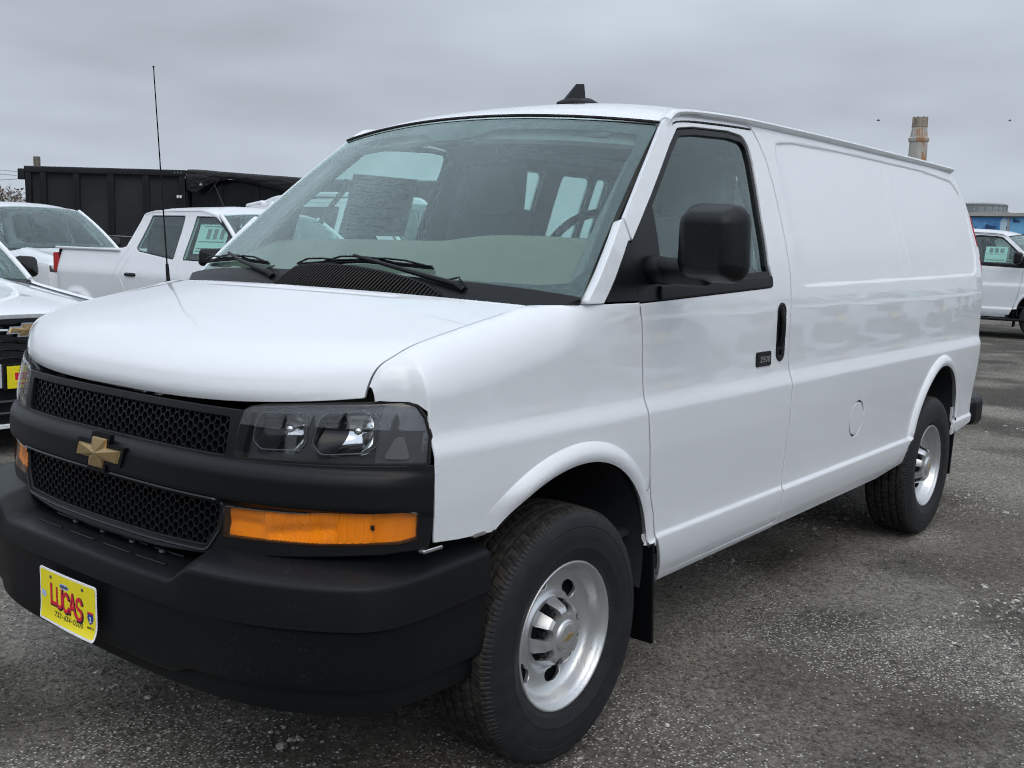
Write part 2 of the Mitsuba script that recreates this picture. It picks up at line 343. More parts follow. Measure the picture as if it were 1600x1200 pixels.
# --- rear quarter (the long cargo side)
REAR = Polygon([(1.512, .415), (3.10, .428), (3.872, .43), (3.95, .497), (4.26, .53), (4.30, .50), (4.54, .53), (4.545, .7), (4.545, 1.9), (4.47, 2.0), (4.33, 2.036), (3.2, 2.043), (1.42, 2.036)])
REAR = Polygon([(1.512, .412), (2.7, .420), (3.10, .455)] + [q for q in map(tuple, RARCH[::4]) if q[1] > (.455 if q[0] < 3.5 else .55)] + [(3.872, .54), (3.874, .500), (4.26, .53), (4.50, .56), (4.53, .8), (4.548, 1.0), (4.55, 1.80), (4.50, 1.93), (4.40, 2.01), (4.28, 2.038), (3.28, 2.044), (1.45, 2.040)])
REAR = REAR.buffer(0).difference(DOOR.buffer(GAP / 2)).difference(Polygon([(.2, .3), (1.512, .3), (1.512, .428), (1.45, .4285), (.2, .41)]))
FUEL = Point(2.29, .778).buffer(.088, quad_segs=24)
RFL = RARCHP.buffer(.030).intersection(sbox(3.0, .66, 4.2, 2))
rear_d = REAR.difference(FUEL).difference(RFL); rear_d = max(getattr(rear_d, 'geoms', [rear_d]), key=lambda g: g.area)
V('cargo_side_panel', sheet(rear_d, sidefn, .0085), WHITE)
ta = np.linspace(0, 1, len(RARCH)); V('wheel_flare', flare_sheet(RARCH, float(ta[RARCH[:, 1] > .53][0]), float(ta[RARCH[:, 1] > .60][-1]), fade=.05), WHITE, 'cargo_side_panel')
V('fuel_door', sheet(FUEL.buffer(-.0125), sidefn0, .02, offs=-.0005, bev=.002), WHITE)
V('fuel_door_gap', sheet(FUEL.buffer(.012), sidefn0, .03, offs=-.008, lip=0), DARK, 'fuel_door')
V('fuel_door_hinge', bx((.986, 2.372, .79), (.006, .012, .035), .0025), WHITE, 'fuel_door')
# the passenger's side carries hinged cargo doors with windows
PW = [rrect(1.64, 1.45, 2.165, 1.925, .04), rrect(2.32, 1.45, 2.63, 1.925, .04), rrect(2.66, 1.45, 2.80, 1.925, .03)]
prear = REAR
for w in PW: prear = prear.difference(w)
prear = max(getattr(prear, 'geoms', [prear]), key=lambda g: g.area)
V('cargo_side_panel', mirror(sheet(prear, sidefn0, .03)), WHITE)
for w in PW: V('cargo_window_glass', mirror(sheet(w.buffer(.008), sidefn0, .06, offs=-.012, lip=0)), GLASS)
# --- rocker lip under the door
SILL = Polygon([(.60, .398), (1.512, .405), (1.512, .4265), (.60, .4255)])
V2('sill', sheet(SILL, sidefn0, .03, lip=.05), WHITE)

# --- fender: side below, rolled over into the hood line above
_zg = PchipInterpolator([-.683, -.676, -.664, -.652, -.633, -.592, -.546, -.366, -.198, -.06, .06, .2, .4], [1.139, 1.165, 1.194, 1.213, 1.230, 1.248, 1.266, 1.305, 1.336, 1.360, 1.3615, 1.362, 1.362])
_xg = PchipInterpolator([-.68, -.60, -.07, .05, .2, .4], [.842, .852, .862, .930, .9635, .9655])
_dz = PchipInterpolator([-.68, -.60, -.5, -.1, .1, .36], [.035, .10, .14, .15, .11, .045])
FL = .20
def fenderfn(p):
    y, w = p[:, 0], p[:, 1]
    zg, xg = _zg(y), _xg(y); z1 = zg - _dz(y)
    th = np.clip((w - z1) / FL, 0, 1.3) * np.pi / 2
    lo = np.minimum(w, z1)
    xs = sideX(y, lo); xs1 = sideX(y, np.minimum(z1, 1.36), False)
    x = np.where(w <= z1, xs, xs1 - (xs1 - xg) * (1 - np.cos(th)))
    z = np.where(w <= z1, w, z1 + (zg - z1) * np.sin(th))
    return np.stack([x, y, z], 1)
def fw(y, z):
    zg = _zg(y); z1 = zg - _dz(y)
    return z if z <= z1 else z1 + FL * 2 / np.pi * math.asin(min(1, (z - z1) / (zg - z1)))
top = [(y, float(_zg(y) - _dz(y) + FL)) for y in np.linspace(.366, -.672, 90)]
head_top = [(-.668, 1.141), (-.64, 1.142), (-.61, 1.142), (-.597, 1.136), (-.586, 1.120), (-.581, 1.09), (-.579, 1.04), (-.577, .985), (-.574, .87), (-.571, .789)]
fpoly = [(y, fw(y, z)) for y, z in head_top] + [(-.482, .780), (-.352, .773)] + [q for q in map(tuple, FARCH[12::6]) if q[1] > .572]
fpoly += [(.433, .569), (.508, .553), (.4985, .62), (.4965, .65), (.466, .717)] + [(y - .0045, z) for y, z in DFRONT[4:]] + top
FENDER = Polygon(fpoly).buffer(0)
FENDER = max(getattr(FENDER, 'geoms', [FENDER]), key=lambda g: g.area)
FFL = FARCHP.buffer(.030).intersection(sbox(-.30, .60, .6, 2))
ta = np.linspace(0, 1, len(FARCH)); V2('wheel_flare', flare_sheet(FARCH, .012, float(ta[FARCH[:, 1] > .571][-1]), fade=.14), WHITE, 'front_fender')
FENDER = FENDER.difference(FFL); FENDER = max(getattr(FENDER, 'geoms', [FENDER]), key=lambda g: g.area)
V2('front_fender', sheet(FENDER, fenderfn, .012, out=(1, 0, .2), lip=.005), WHITE)
# the seam of the flare extension
V2('fender_seam', tube([(1.003, .398, .757), (1.0, .42, .77), (.989, .443, .79)], .0012, 5), GREYMID, 'front_fender')

PCOV = Polygon([(.078, 1.365), (.168, 1.365), (.345, 1.552), (.360, 1.556), (.343, 1.624), (.325, 1.612)]).buffer(-.002)
V2('pillar_cover', sheet(PCOV, sidefn0, .02, lip=.03, bev=.003), WHITE)
# --- hood
def spx(pts):
    p = np.asarray(pts, float); d = np.r_[0, np.cumsum(np.linalg.norm(np.diff(p, axis=0), axis=1))]; return PchipInterpolator(d / d[-1], p)
HS = spx([(_xg(y) - .007, y, _zg(y)) for y in (-.681, -.676, -.664, -.652, -.633, -.592, -.546, -.45, -.366, -.28, -.198, -.066)])
HCn = spx([(0, -.846, 1.104), (0, -.856, 1.13), (0, -.848, 1.165), (0, -.815, 1.205), (0, -.74, 1.248), (0, -.62, 1.285), (0, -.45, 1.325), (0, -.207, 1.381)])
def hoodfn(p):
    u, t = np.clip(p[:, 0], -1.02, 1.02), np.clip(p[:, 1], 0, 1)
    s, c = HS(t), HCn(t); a = np.abs(u); ex = 3.0 - 0.9 * t
    k = (1 - a ** ex)[:, None]; g = s.copy(); g[:, 0] = 0
    r = g + (c * [0, 1, 1] - g) * k; r[:, 0] = u * s[:, 0]
    xc = .24 + .40 * np.clip((t - .45) / .55, 0, 1)
    r[:, 2] -= .002 * np.exp(-((t - .945) / .012) ** 2) * (1 - sstep(.50, .60, a))
    return r
def hoodfn_(p): return hoodfn(p) + np.stack([p[:, 0] * 0, p[:, 0] * 0, .006 * sstep(.55, .6, np.abs(p[:, 0])) * sstep(.25, .45, p[:, 1]) * 0 + 0 * p[:, 0]], 1)
V('hood', sheet(rrect(-.997, .004, .997, .995, .004), hoodfn, .016, out=(0, -.3, 1), lip=.016, bev=.0025), WHITE)
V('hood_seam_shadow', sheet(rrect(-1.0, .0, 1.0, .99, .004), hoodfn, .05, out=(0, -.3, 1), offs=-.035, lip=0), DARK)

# --- windshield, frit band, cowl
def wfn(p):
    u, s = p[:, 0], p[:, 1]
    k = 1 - u ** 2
    b = np.stack([.953 * u, .060 - .20 * k, 1.357 + .018 * k], 1); t = np.stack([.785 * u, .741 - .096 * k, 1.958 + .047 * k], 1)
    return b + (t - b) * s[:, None] + (.06 * s * (1 - s))[:, None] * np.array([0, -.64, .77])
OUTW = (0, -.6, .8)
WS = smoothpoly([(-.995, .0), (.995, .0), (.995, .996), (-.995, .996)], .02)
V('windshield', sheet(WS, wfn, .03, out=OUTW, lip=0), GLASS)
FR = smoothpoly([(-.975, .17), (-.94, .10), (-.85, .082), (0, .074), (.85, .082), (.94, .10), (.975, .17), (.963, .32), (.946, .73), (.934, .925), (.49, .925), (.22, .915), (.12, .86), (.02, .845), (-.02, .845), (-.12, .86), (-.22, .915), (-.49, .925), (-.934, .925), (-.946, .73), (-.963, .32)], .03)
V('windshield_frit', sheet(WS.difference(FR), wfn, .03, out=OUTW, offs=-.004, lip=0), GLOSSBLACK)
V('windshield_seal', cat(tube(wfn(np.stack([np.linspace(-1, 1, 60), np.full(60, 1.0)], 1)) + [0, -.002, .004], .006, 6)), SEAL)
COWL = Polygon([(u, .055 - .035 * abs(u) ** 4) for u in np.linspace(-1.0, 1.0, 40)] + [(u, -.10 + .115 * abs(u) ** 8) for u in np.linspace(1.0, -1.0, 40)])
def cowlfn(p):
    r = wfn(p); return r + np.stack([p[:, 0] * 0, p[:, 0] * 0 + -.010, .012 * sstep(-.1, .03, p[:, 1])], 1)
V('cowl', sheet(COWL, cowlfn, .02, out=OUTW, offs=.004, lip=.02), GRAIN)
VENT = Polygon([(-.17, -.04), (-.11, .056), (-.05, .070), (.05, .076), (.17, .073), (.30, .058), (.43, .036), (.52, .012), (.60, -.03)])
V('cowl_vent', sheet(VENT, cowlfn, .02, out=OUTW, offs=.012, lip=.012), DARK)
sl = []
for u in np.arange(-.17, .62, .0155):
    seg = LineString([(u - .03, -.06), (u + .018, .09)]).intersection(VENT.buffer(-.002))
    if seg.is_empty or seg.length < .006: continue
    c = np.asarray(seg.segmentize(.03).coords) if hasattr(seg, 'segmentize') else np.asarray(shapely.segmentize(seg, .03).coords)
    V('vent_slat', tube(cowlfn(c) + np.array([0, -.6, .8]) * .016, .0033, 5), PLASTIC, 'cowl_vent')
rimv = np.asarray(shapely.segmentize(VENT.exterior, .03).coords)
V('vent_frame', tube(cowlfn(rimv) + np.array([0, -.6, .8]) * .014, .005, 6), GRAIN, 'cowl_vent')

def onw(u, s, off): 
    p = np.array([[u, s]]); return (wfn(p) + np.array([[0, -.62, .78]]) * off)[0]
for nm, piv, elb, tip, b0, b1 in (('driver', (.64, .01), (.40, .065), (.135, .125), (-.145, .088), (.475, .110)), ('passenger', (-.215, .012), (-.50, .070), (-.725, .125), (-1.0, .10), (-.345, .092))):
    k = V('wiper', tube([onw(*piv, .022), onw(piv[0] * .9 + elb[0] * .1, piv[1] + .008, .035), onw(*elb, .036), onw(*tip, .030)], [.012, .010, .0075, .0055], 8), PLASTIC)
    wn = k.split('__')[-1]
    us = np.linspace(b0[0], b1[0], 24); ss = np.interp(us, [b0[0], (b0[0] + b1[0]) / 2, b1[0]], [b0[1], max(b0[1], b1[1]) + .012, b1[1]])
    V('wiper_blade', cat(tube([onw(a, b, .007) for a, b in zip(us, ss)], .0045, 6), tube([onw(a, b, .016) for a, b in zip(us, ss)], .0035, 6)), SEAL, wn)
    br = []
    for f0, f1 in ((0.02, .5), (.5, .98), (.25, .75)):
        i0, i1 = int(f0 * 23), int(f1 * 23); mid = (i0 + i1) // 2
        br.append(tube([onw(us[i0], ss[i0], .017), onw(us[(i0 + mid) // 2], ss[mid], .027), onw(us[mid], ss[mid], .031), onw(us[(i1 + mid) // 2], ss[mid], .027), onw(us[i1], ss[i1], .017)], .0035, 6))
    V('wiper_bracket', cat(*br), PLASTIC, wn)
    V('wiper_hose', tube([onw(piv[0] - .1, piv[1] + .03, .02), onw(piv[0] - .03, piv[1] + .045, .03), onw(piv[0] - .01, piv[1] + .02, .045), onw(piv[0] + .01, piv[1] + .01, .02)], .003, 5), SEAL, wn)

# --- roof and drip rails
_zr = PchipInterpolator([.62, .70, .741, .79, .9, 1.05, 1.43, 2.4, 4.2, 4.5], [1.93, 1.95, 1.960, 1.99, 2.018, 2.034, 2.050, 2.058, 2.056, 2.03])
_cr = PchipInterpolator([.6, .65, .75, 1, 1.5, 3, 4.2, 4.5], [.047, .047, .052, .062, .072, .085, .075, .05])
def rooffn(p):
    x, y = p[:, 0], p[:, 1]
    return np.stack([x, y, _zr(y) + _cr(y) * (1 - np.abs(np.clip(x / .765, -1, 1)) ** 2.6)], 1)
fr = [(.768 * u, .745 - .096 * (1 - u ** 2) + .006) for u in np.linspace(-1, 1, 40)]
V('roof', sheet(Polygon(fr + [(.762, .9), (.757, 4.2), (.68, 4.38), (-.68, 4.38), (-.757, 4.2), (-.762, .9)]), rooffn, .025, out=(0, 0, 1), lip=.012, bev=.003), WHITE)
rp = spl([(.786, .775, 1.975), (.776, .85, 2.012), (.770, 1.10, 2.034), (.764, 1.49, 2.049), (.762, 2.52, 2.057), (.761, 3.45, 2.058), (.760, 4.20, 2.056)], 120)
def strip(path, prof):
    path = np.asarray(path); prof = np.asarray(prof); n, m = len(path), len(prof)
    v = np.stack([path[:, None, 0] + prof[None, :, 0], np.repeat(path[:, 1:2], m, 1), path[:, None, 2] + prof[None, :, 1]], -1)
    i, j = np.meshgrid(np.arange(n - 1), np.arange(m), indexing='ij'); a, b = i * m + j, i * m + (j + 1) % m
    f = np.vstack([np.stack([a, b, b + m], -1).reshape(-1, 3), np.stack([a, b + m, a + m], -1).reshape(-1, 3)])
    caps = [[0, k, k + 1] for k in range(1, m - 1)] + [[(n - 1) * m, (n - 1) * m + k + 1, (n - 1) * m + k] for k in range(1, m - 1)]
    g = trimesh.Trimesh(v.reshape(-1, 3), np.vstack([f, caps]), process=False); g.fix_normals(); return g
V2('drip_rail', strip(rp, [(-.02, .004), (.0, .010), (.017, .005), (.022, -.003), (.019, -.010), (.004, -.020), (-.004, -.036), (-.022, -.038)]), WHITE)
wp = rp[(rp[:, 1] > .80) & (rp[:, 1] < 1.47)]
V2('door_weatherstrip', tube(wp + [.007, 0, -.038], .0055, 6), SEAL)  # dark tube standing in for the shaded gap between rail and door top
# fin antenna and mast
fin = hull([((0, 1.22, 2.130), .010), ((.0, 1.30, 2.140), .028), ((0, 1.44, 2.150), .030), ((0, 1.50, 2.148), .022)])
blade = hull([((0, 1.275, 2.155), .010), ((0, 1.345, 2.224), .004), ((0, 1.398, 2.231), .004), ((0, 1.402, 2.16), .010)])
V('roof_antenna', cat(fin, blade), GRAIN)
V('mast_antenna', cat(tube([(-.9, -.085, 1.345), (-.9, -.09, 1.42)], [.008, .006], 8), tube([(-.9, -.09, 1.42), (-.9, -.134, 2.157)], [.0032, .0022], 6), trimesh.creation.icosphere(2, .004, ).apply_translation([-.9, -.134, 2.157])), PLASTIC)
V('mast_base', hull([((-.9, -.085, 1.335), .022), ((-.885, -.03, 1.338), .012)]), GRAIN, 'mast_antenna')

# --- tail: rear doors, lamps, bumper
def rearfn(p): return np.stack([p[:, 0], 4.552 - .03 * np.abs(p[:, 0]) ** 3 - .16 * np.clip(p[:, 1] - 1.85, 0, None), p[:, 1]], 1)
RD = Polygon([(-.86, .56), (.86, .56), (.88, 1.2), (.83, 1.6), (.70, 1.98), (.60, 2.07), (-.60, 2.07), (-.70, 1.98), (-.83, 1.6), (-.88, 1.2)])
for s in (1, -1):
    half = RD.intersection(sbox(.003, 0, 2, 3)); w = rrect(.10, 1.40, .66, 1.86, .05)
    g = sheet(half.difference(w), rearfn, .05, out=(0, 1, 0)); q = sheet(w.buffer(.006), rearfn, .08, out=(0, 1, 0), offs=-.01, lip=0)
    kk = V('rear_door', g if s > 0 else mirror(g), WHITE); V('window_glass', q if s > 0 else mirror(q), GLASS, kk.split('__')[-1])
TL = Polygon([(4.395, 1.76), (4.41, 1.775), (4.535, 1.775), (4.543, 1.40), (4.46, 1.38), (4.435, 1.45)])
V2('tail_lamp', sheet(TL.intersection(sbox(4, 1.60, 5, 2)), sidefn0, .02, offs=.006, lip=.01, bev=.004), RED)
V2('tail_lamp', sheet(TL.intersection(sbox(4, 1.535, 5, 1.60)), sidefn0, .02, offs=.006, lip=.01, bev=.002), PWHITE)
V2('tail_lamp', sheet(TL.intersection(sbox(4, 1.0, 5, 1.535)), sidefn0, .02, offs=.006, lip=.01, bev=.004), RED)
V('rear_bumper', cat(hull([((s * .93, 4.50, z), .05) for s in (1, -1) for z in (.53, .63)] + [((s * .93, 4.40, z), .045) for s in (1, -1) for z in (.535, .625)] + [((s * .70, 4.62, z), .05) for s in (1, -1) for z in (.53, .63)])), GRAIN)

# --- mud flaps, wheel-well liners, belly
V2('mud_flap', cat(bx((.908, .478, .40), (.185, .012, .36), .004, trimesh.transformations.rotation_matrix(.06, (1, 0, 0)))), PLASTIC)
V2('mud_flap', cat(bx((.885, 3.925, .46), (.19, .012, .40), .004, trimesh.transformations.rotation_matrix(-.12, (1, 0, 0)))), PLASTIC)
def liner(arch, shrink=.0):
    c = arch[::8]; xs = np.array([.50, .972]); n = len(c)
    v = np.vstack([np.stack([np.full(n, a), c[:, 0], c[:, 1] + b], 1) for a, b in ((.52, .03), (.80, .03), (.972, .004))])
    f = []
    for r in range(2):
        a = r * n + np.arange(n - 1); f += [np.stack([a, a + 1, a + n + 1], 1), np.stack([a, a + n + 1, a + n], 1)]
    back = Polygon(list(c) + [(c[-1][0], .2), (c[0][0], .2)]); bv, bf = trimesh.creation.triangulate_polygon(back.buffer(0), engine='earcut')
    return cat(trimesh.Trimesh(v, np.vstack(f), process=False), trimesh.Trimesh(np.stack([np.full(len(bv), .52), bv[:, 0], bv[:, 1] + .03], 1), bf, process=False))
V2('wheel_liner', liner(FARCH), LINER); V2('wheel_liner', liner(RARCH), LINER)
V('underbody', cat(bx((0, 1.75, .50), (1.80, 2.55, .05)), bx((0, -.1, .55), (1.0, 1.2, .3)), bx((0, 3.75, .62), (1.0, 1.5, .1)), bx((0, -.60, .55), (1.5, .35, .25)), bx((.4, 1.9, .42), (.10, 4.6, .14)), bx((-.4, 1.9, .42), (.10, 4.6, .14)),
    tube([(-.75, WB, RC), (.75, WB, RC)], .05, 12), tube([(-.75, 0, RC), (.75, 0, RC)], .045, 12), trimesh.creation.icosphere(2, .14).apply_translation([0, WB, RC]), tube([(0, .4, .45), (0, 3.3, .42)], .05, 10), tube([(.25, .6, .40), (.25, 3.0, .38)], .06, 10)), LINER)
# ------------------------------------------------------------------ the van's face: black surround, two honeycomb grilles, lamps, bumper
_gz = PchipInterpolator([.3, .70, .86, .967, 1.1, 1.2], [-.92, -.892, -.878, -.872, -.85, -.80])
_bar = PchipInterpolator([.60, .70, .735, .86, .868, .885, .935, .955, .968, .975, 1.08, 1.2], [.012, .012, .004, .004, .020, .026, .026, .020, .006, .004, .002, .002])
def Yf(x, z): return _gz(z) + .037 * x ** 2 + .28 * x ** 4
def facefn(p): return np.stack([p[:, 0], Yf(p[:, 0], p[:, 1]) - _bar(p[:, 1]) * (1 - .9 * sstep(.90, .972, np.abs(p[:, 0]))), p[:, 1]], 1)
def facefn0(p): return np.stack([p[:, 0], Yf(p[:, 0], p[:, 1]), p[:, 1]], 1)
OF = (0, -1, .1)
def sym(pts): return pts + [(-x, z) for x, z in pts[::-1]]
SUR = Polygon(sym([(0.0, .700), (.27, .708), (.45, .722), (.60, .738), (.80, .757), (.90, .766), (.976, .780), (.980, .87), (.978, .984), (.55, .973), (.553, 1.0), (.566, 1.094), (.54, 1.0945), (0, 1.0945)])).buffer(0)
UG = rrect(-.505, .977, .505, 1.079, .012)
LG = smoothpoly([(-.500, .855), (.500, .855), (.487, .79), (.452, .738), (.25, .732), (0, .730), (-.25, .732), (-.452, .738), (-.487, .79)], .02)
AMB = smoothpoly([(.505, .851), (.70, .857), (.935, .873), (.957, .868), (.958, .802), (.93, .79), (.772, .779), (.507, .770)], .008)
AMBM = shapely.affinity.scale(AMB, -1, 1, origin=(0, 0))
k = V('grille_surround', sheet(SUR.difference(UG).difference(LG).difference(AMB).difference(AMBM), facefn, .011, out=OF, lip=.035, bev=.004), GRAIN)
V('grille_lip', tube(facefn(np.asarray(shapely.segmentize(LG.buffer(.012).exterior, .03).coords)[8:-8]) + [0, -.001, 0], .004, 6), GLOSSBLACK, 'grille_surround')
def honey(poly, ph, pv, bar, depth, back):
    x0, y0, x1, y1 = poly.bounds; holes = []; j = 0
    for zc in np.arange(y0 - pv, y1 + pv, pv / 2):
        for xc in np.arange(x0 - ph, x1 + ph, ph):
            a = xc + (ph / 2 if j % 2 else 0); hx, hz = ph / 2 - bar * .6, pv / 2 - bar / 2
            g = Polygon([(a - hx * .66, zc), (a - hx * .33, zc + hz), (a + hx * .33, zc + hz), (a + hx * .66, zc), (a + hx * .33, zc - hz), (a - hx * .33, zc - hz)])
            holes.append(g)
        j += 1
    m = poly.difference(shapely.union_all(holes)); out = []
    for g in getattr(m, 'geoms', [m]):
        if g.area < 1e-6: continue
        e = trimesh.creation.extrude_polygon(g, depth, engine='earcut'); v = e.vertices
        q = facefn0(v[:, :2]); q[:, 1] += back + depth - v[:, 2]
        out.append(trimesh.Trimesh(q, e.faces[:, ::-1], process=False))
    return cat(*out)
V('grille_mesh', honey(UG.buffer(.006), .040, .0268, .0052, .020, .010), GRAIN, smooth=False)
V('grille_mesh', honey(LG.buffer(.006), .040, .0268, .0052, .020, .006), GRAIN, smooth=False)
V('grille_backing', sheet(sbox(-.52, .72, .52, 1.09), facefn0, .08, out=OF, offs=-.06, lip=0), DARK)
V('nose_backing', sheet(sbox(-.86, .70, .86, 1.10), facefn0, .1, out=OF, offs=-.14, lip=0), DARK)

# bowtie emblem: a slanted cross with four facets, on a black stepped plinth
def bowtie(w, hgt, dep, yfun, cx, cz, plinth=True):
    a = w / 2; b = hgt / 2; k = .28 * a; s = .10 * a; c = .42 * b
    o = [(-a - s * .4 + .0, -c), (-k - s, -c), (-k - s * 1.6, -b), (k - s * .9, -b), (k - s * .3, -c), (a - s, -c), (a + s * .5, c), (k + s, c), (k + s * 1.6, b), (-k + s * .9, b), (-k + s * .3, c), (-a + s, c)]
    return np.array(o)
bo = bowtie(.222, .088, .012, None, -.0, .92)
def emblem(o, cx, cz, yb, dep, grow=0.0):
    g = Polygon(o)
    if grow: g = g.buffer(grow, join_style='mitre')
    e = trimesh.creation.extrude_polygon(g, dep, engine='earcut'); v = e.vertices
    return trimesh.Trimesh(np.stack([cx + v[:, 0], yb - v[:, 2], cz + v[:, 1]], 1), e.faces[:, ::-1], process=False)
def faceted(o, cx, cz, yb, dep):
    g = Polygon(o); n = len(o); c = np.array([[0, 0]]); ins = np.asarray(o) * .93
    v = [(cx + p[0], yb, cz + p[1]) for p in o] + [(cx + p[0], yb - dep * .55, cz + p[1]) for p in ins] + [(cx, yb - dep * 1.25, cz)]
    f = []
    for i in range(n):
        j = (i + 1) % n; f += [[i, j, n + j], [i, n + j, n + i], [n + i, n + j, 2 * n]]
    m = trimesh.Trimesh(v, f, process=False); return m
V('emblem_plinth', emblem(bo, 0, .9215, float(Yf(0, .92)) - .018, .014, .011), PLASTIC)
V('emblem', faceted(bo, 0, .9215, float(Yf(0, .92)) - .0315, .012), GOLD, 'emblem_plinth', smooth=False)
def badge_surface(o, cx, cz, yb, dep): pass

# headlights and marker lamps
HEAD = smoothpoly([(.530, .978), (.73, .986), (.89, .988), (.964, .990), (.961, 1.06), (.949, 1.10), (.931, 1.127), (.905, 1.136), (.834, 1.130), (.706, 1.120), (.60, 1.110), (.560, 1.102), (.546, 1.094), (.538, 1.06)], .006)
B1 = smoothpoly([(.562, 1.022), (.566, 1.082), (.585, 1.094), (.690, 1.102), (.702, 1.09), (.708, 1.025), (.69, 1.008), (.59, 1.002)], .021)
B2 = smoothpoly([(.722, 1.03), (.732, 1.09), (.75, 1.106), (.845, 1.112), (.860, 1.095), (.865, 1.03), (.84, 1.010), (.745, 1.001)], .023)
for s in (1, -1):
    mm = (lambda g: g) if s > 0 else mirror
    k = V('headlight', mm(sheet(HEAD.buffer(-.002), facefn0, .015, out=OF, offs=.006, lip=.02, bev=.005)), LENS); hn = k.split('__')[-1]
    hb = HEAD.buffer(.004)
    V('lamp_bezel', mm(sheet(hb.difference(B1).difference(B2).intersection(sbox(0, 0, .872, 2)), facefn0, .012, out=OF, offs=-.022, lip=.055, bev=.003)), GREYDK, hn)
    V('lamp_side', mm(sheet(hb.intersection(sbox(.872, 0, 2, 2)), facefn0, .012, out=OF, offs=-.016, lip=.03, bev=.003)), GREYMID, hn)
    V('lamp_side_reflector', mm(sheet(smoothpoly([(.888, 1.0), (.905, 1.05), (.92, 1.055), (.935, 1.0)], .006), facefn0, .012, out=OF, offs=-.012, lip=.004)), TRIMGREY, hn)
    for B in (B1, B2):
        c = B.centroid; bx0, by0, bx1, by1 = B.bounds; ax, az = (bx1 - bx0) / 2, (by1 - by0) / 2
        def bowl(p, c=c, ax=ax, az=az):
            r = facefn0(p); u, w = (p[:, 0] - c.x) / ax, (p[:, 1] - c.y) / az
            flute = .0022 * np.abs(np.sin((p[:, 0] - c.x) * 230)) * sstep(.35, .5, u)
            r[:, 1] += .070 - .048 * (u ** 2 * .30 + w ** 2 * 1.0) - flute; return r
        xs0 = bx0 + (.40 if B is B1 else .34) * (bx1 - bx0)
        V('reflector', mm(sheet(B.buffer(.004).intersection(sbox(xs0, 0, 2, 2)), bowl, .004, out=OF, lip=0)), CHROME, hn)
        V('reflector_shroud', mm(sheet(B.buffer(.004).intersection(sbox(0, 0, xs0, 2)), bowl, .006, out=OF, lip=0)), LAMPBLACK, hn)
        q = facefn0(np.array([[c.x + .022, c.y + .006]]))[0]
        V('reflector_rim', mm(tube(facefn0(np.asarray(shapely.segmentize(B.exterior, .012).coords)) + [0, .019, 0], .0020, 6)), GREYMID, hn)
        V('bulb_shield', mm(cat(trimesh.creation.icosphere(3, .0115).apply_translation(q + [0, .028, 0]), tube([q + [0, .035, 0], q + [0, .08, 0]], .007, 10))), CHROME, hn)
    def ribl(p):
        r = facefn(p); return r
    k = V('marker_lamp', mm(sheet(AMB.buffer(-.003), facefn0, .012, out=OF, offs=.006, lip=.018, bev=.005)), AMBER); an = k.split('__')[-1]
    def ribs(p):
        r = facefn0(p); x, z = p[:, 0], p[:, 1]
        fine = .011 * np.abs(np.sin(x * np.pi / .0105)) ** .6 * ((x > .62) & (x < .80)) + .013 * np.abs(np.sin(x * np.pi / .017)) ** .6 * ((x > .80) & (x < .872)) - .010 * sstep(.90, .915, x)
        cav = np.where(x < .615, .022 * np.exp(-((z - .803) / .014) ** 2 - ((x - .56) / .050) ** 4), .026 * np.exp(-((z - (.802 + .16 * (x - .70))) / .016) ** 2 - ((x - .71) / .085) ** 4))
        r[:, 1] += .018 + np.where(x < .80, np.clip(cav, 0, 1), 0) - fine; return r
    V('marker_reflector', mm(sheet(AMB.buffer(.002), ribs, .0016, out=OF, lip=0)), AMBERREF, an)
    q = facefn0(np.array([[.872, .828]]))[0]
    V('marker_bulb', mm(bx(q + [0, .006, 0], (.012, .004, .012), .0015)), DARK, an)
    V('lamp_gasket', mm(tube(facefn0(np.asarray(shapely.segmentize(HEAD.buffer(.003).exterior, .02).coords)) + [0, .004, 0], .005, 5)), SEAL, hn)

# --- front bumper: one moulded skin swept round the nose
def Yb(x): return -.985 + .02 * x ** 2 + .26 * x ** 4
xs = np.linspace(0, .90, 46); half = np.stack([xs, Yb(xs)], 1)
t0 = np.array([1, .04 * .9 + 1.04 * .9 ** 3]); t0 /= np.linalg.norm(t0)
corner = spl(np.vstack([half[-1:], [(.945, -.752), (.972, -.690), (.985, -.61), (.990, -.50), (.992, -.37)]]), 34)[1:]
half = np.vstack([half, corner]); plan = np.vstack([half[:0:-1] * [-1, 1], half])
nB = len(plan); tg = np.gradient(plan, axis=0); tg /= np.linalg.norm(tg, axis=1, keepdims=True)
nr = np.stack([tg[:, 1], -tg[:, 0]], 1)
sl_ = np.r_[0, np.cumsum(np.linalg.norm(np.diff(plan, axis=0), axis=1))]; sl_ -= sl_[nB // 2]
def bumper(prof_c, prof_o, a0, a1):
    rows = []
    for i in range(nB):
        w = sstep(a0, a1, abs(plan[i, 0])); e = abs(sl_[i])
        pr = prof_c * (1 - w) + prof_o * w
        rows.append(np.stack([plan[i, 0] + nr[i, 0] * pr[:, 0], plan[i, 1] + nr[i, 1] * pr[:, 0], pr[:, 1] + .022 * sstep(.95, 1.5, e) * (pr[:, 1] > .5)], 1))
    v = np.array(rows); m = v.shape[1]
    i, j = np.meshgrid(np.arange(nB - 1), np.arange(m - 1), indexing='ij'); a = i * m + j
    f = np.vstack([np.stack([a, a + 1, a + m + 1], -1).reshape(-1, 3), np.stack([a, a + m + 1, a + m], -1).reshape(-1, 3)])
    f = np.vstack([f] + [np.array([[0, k + 1, k] for k in range(1, m - 1)]) if e == 0 else np.array([[(nB - 1) * m, (nB - 1) * m + k, (nB - 1) * m + k + 1] for k in range(1, m - 1)]) for e in (0, 1)])
    return trimesh.Trimesh(v.reshape(-1, 3), f, process=False)
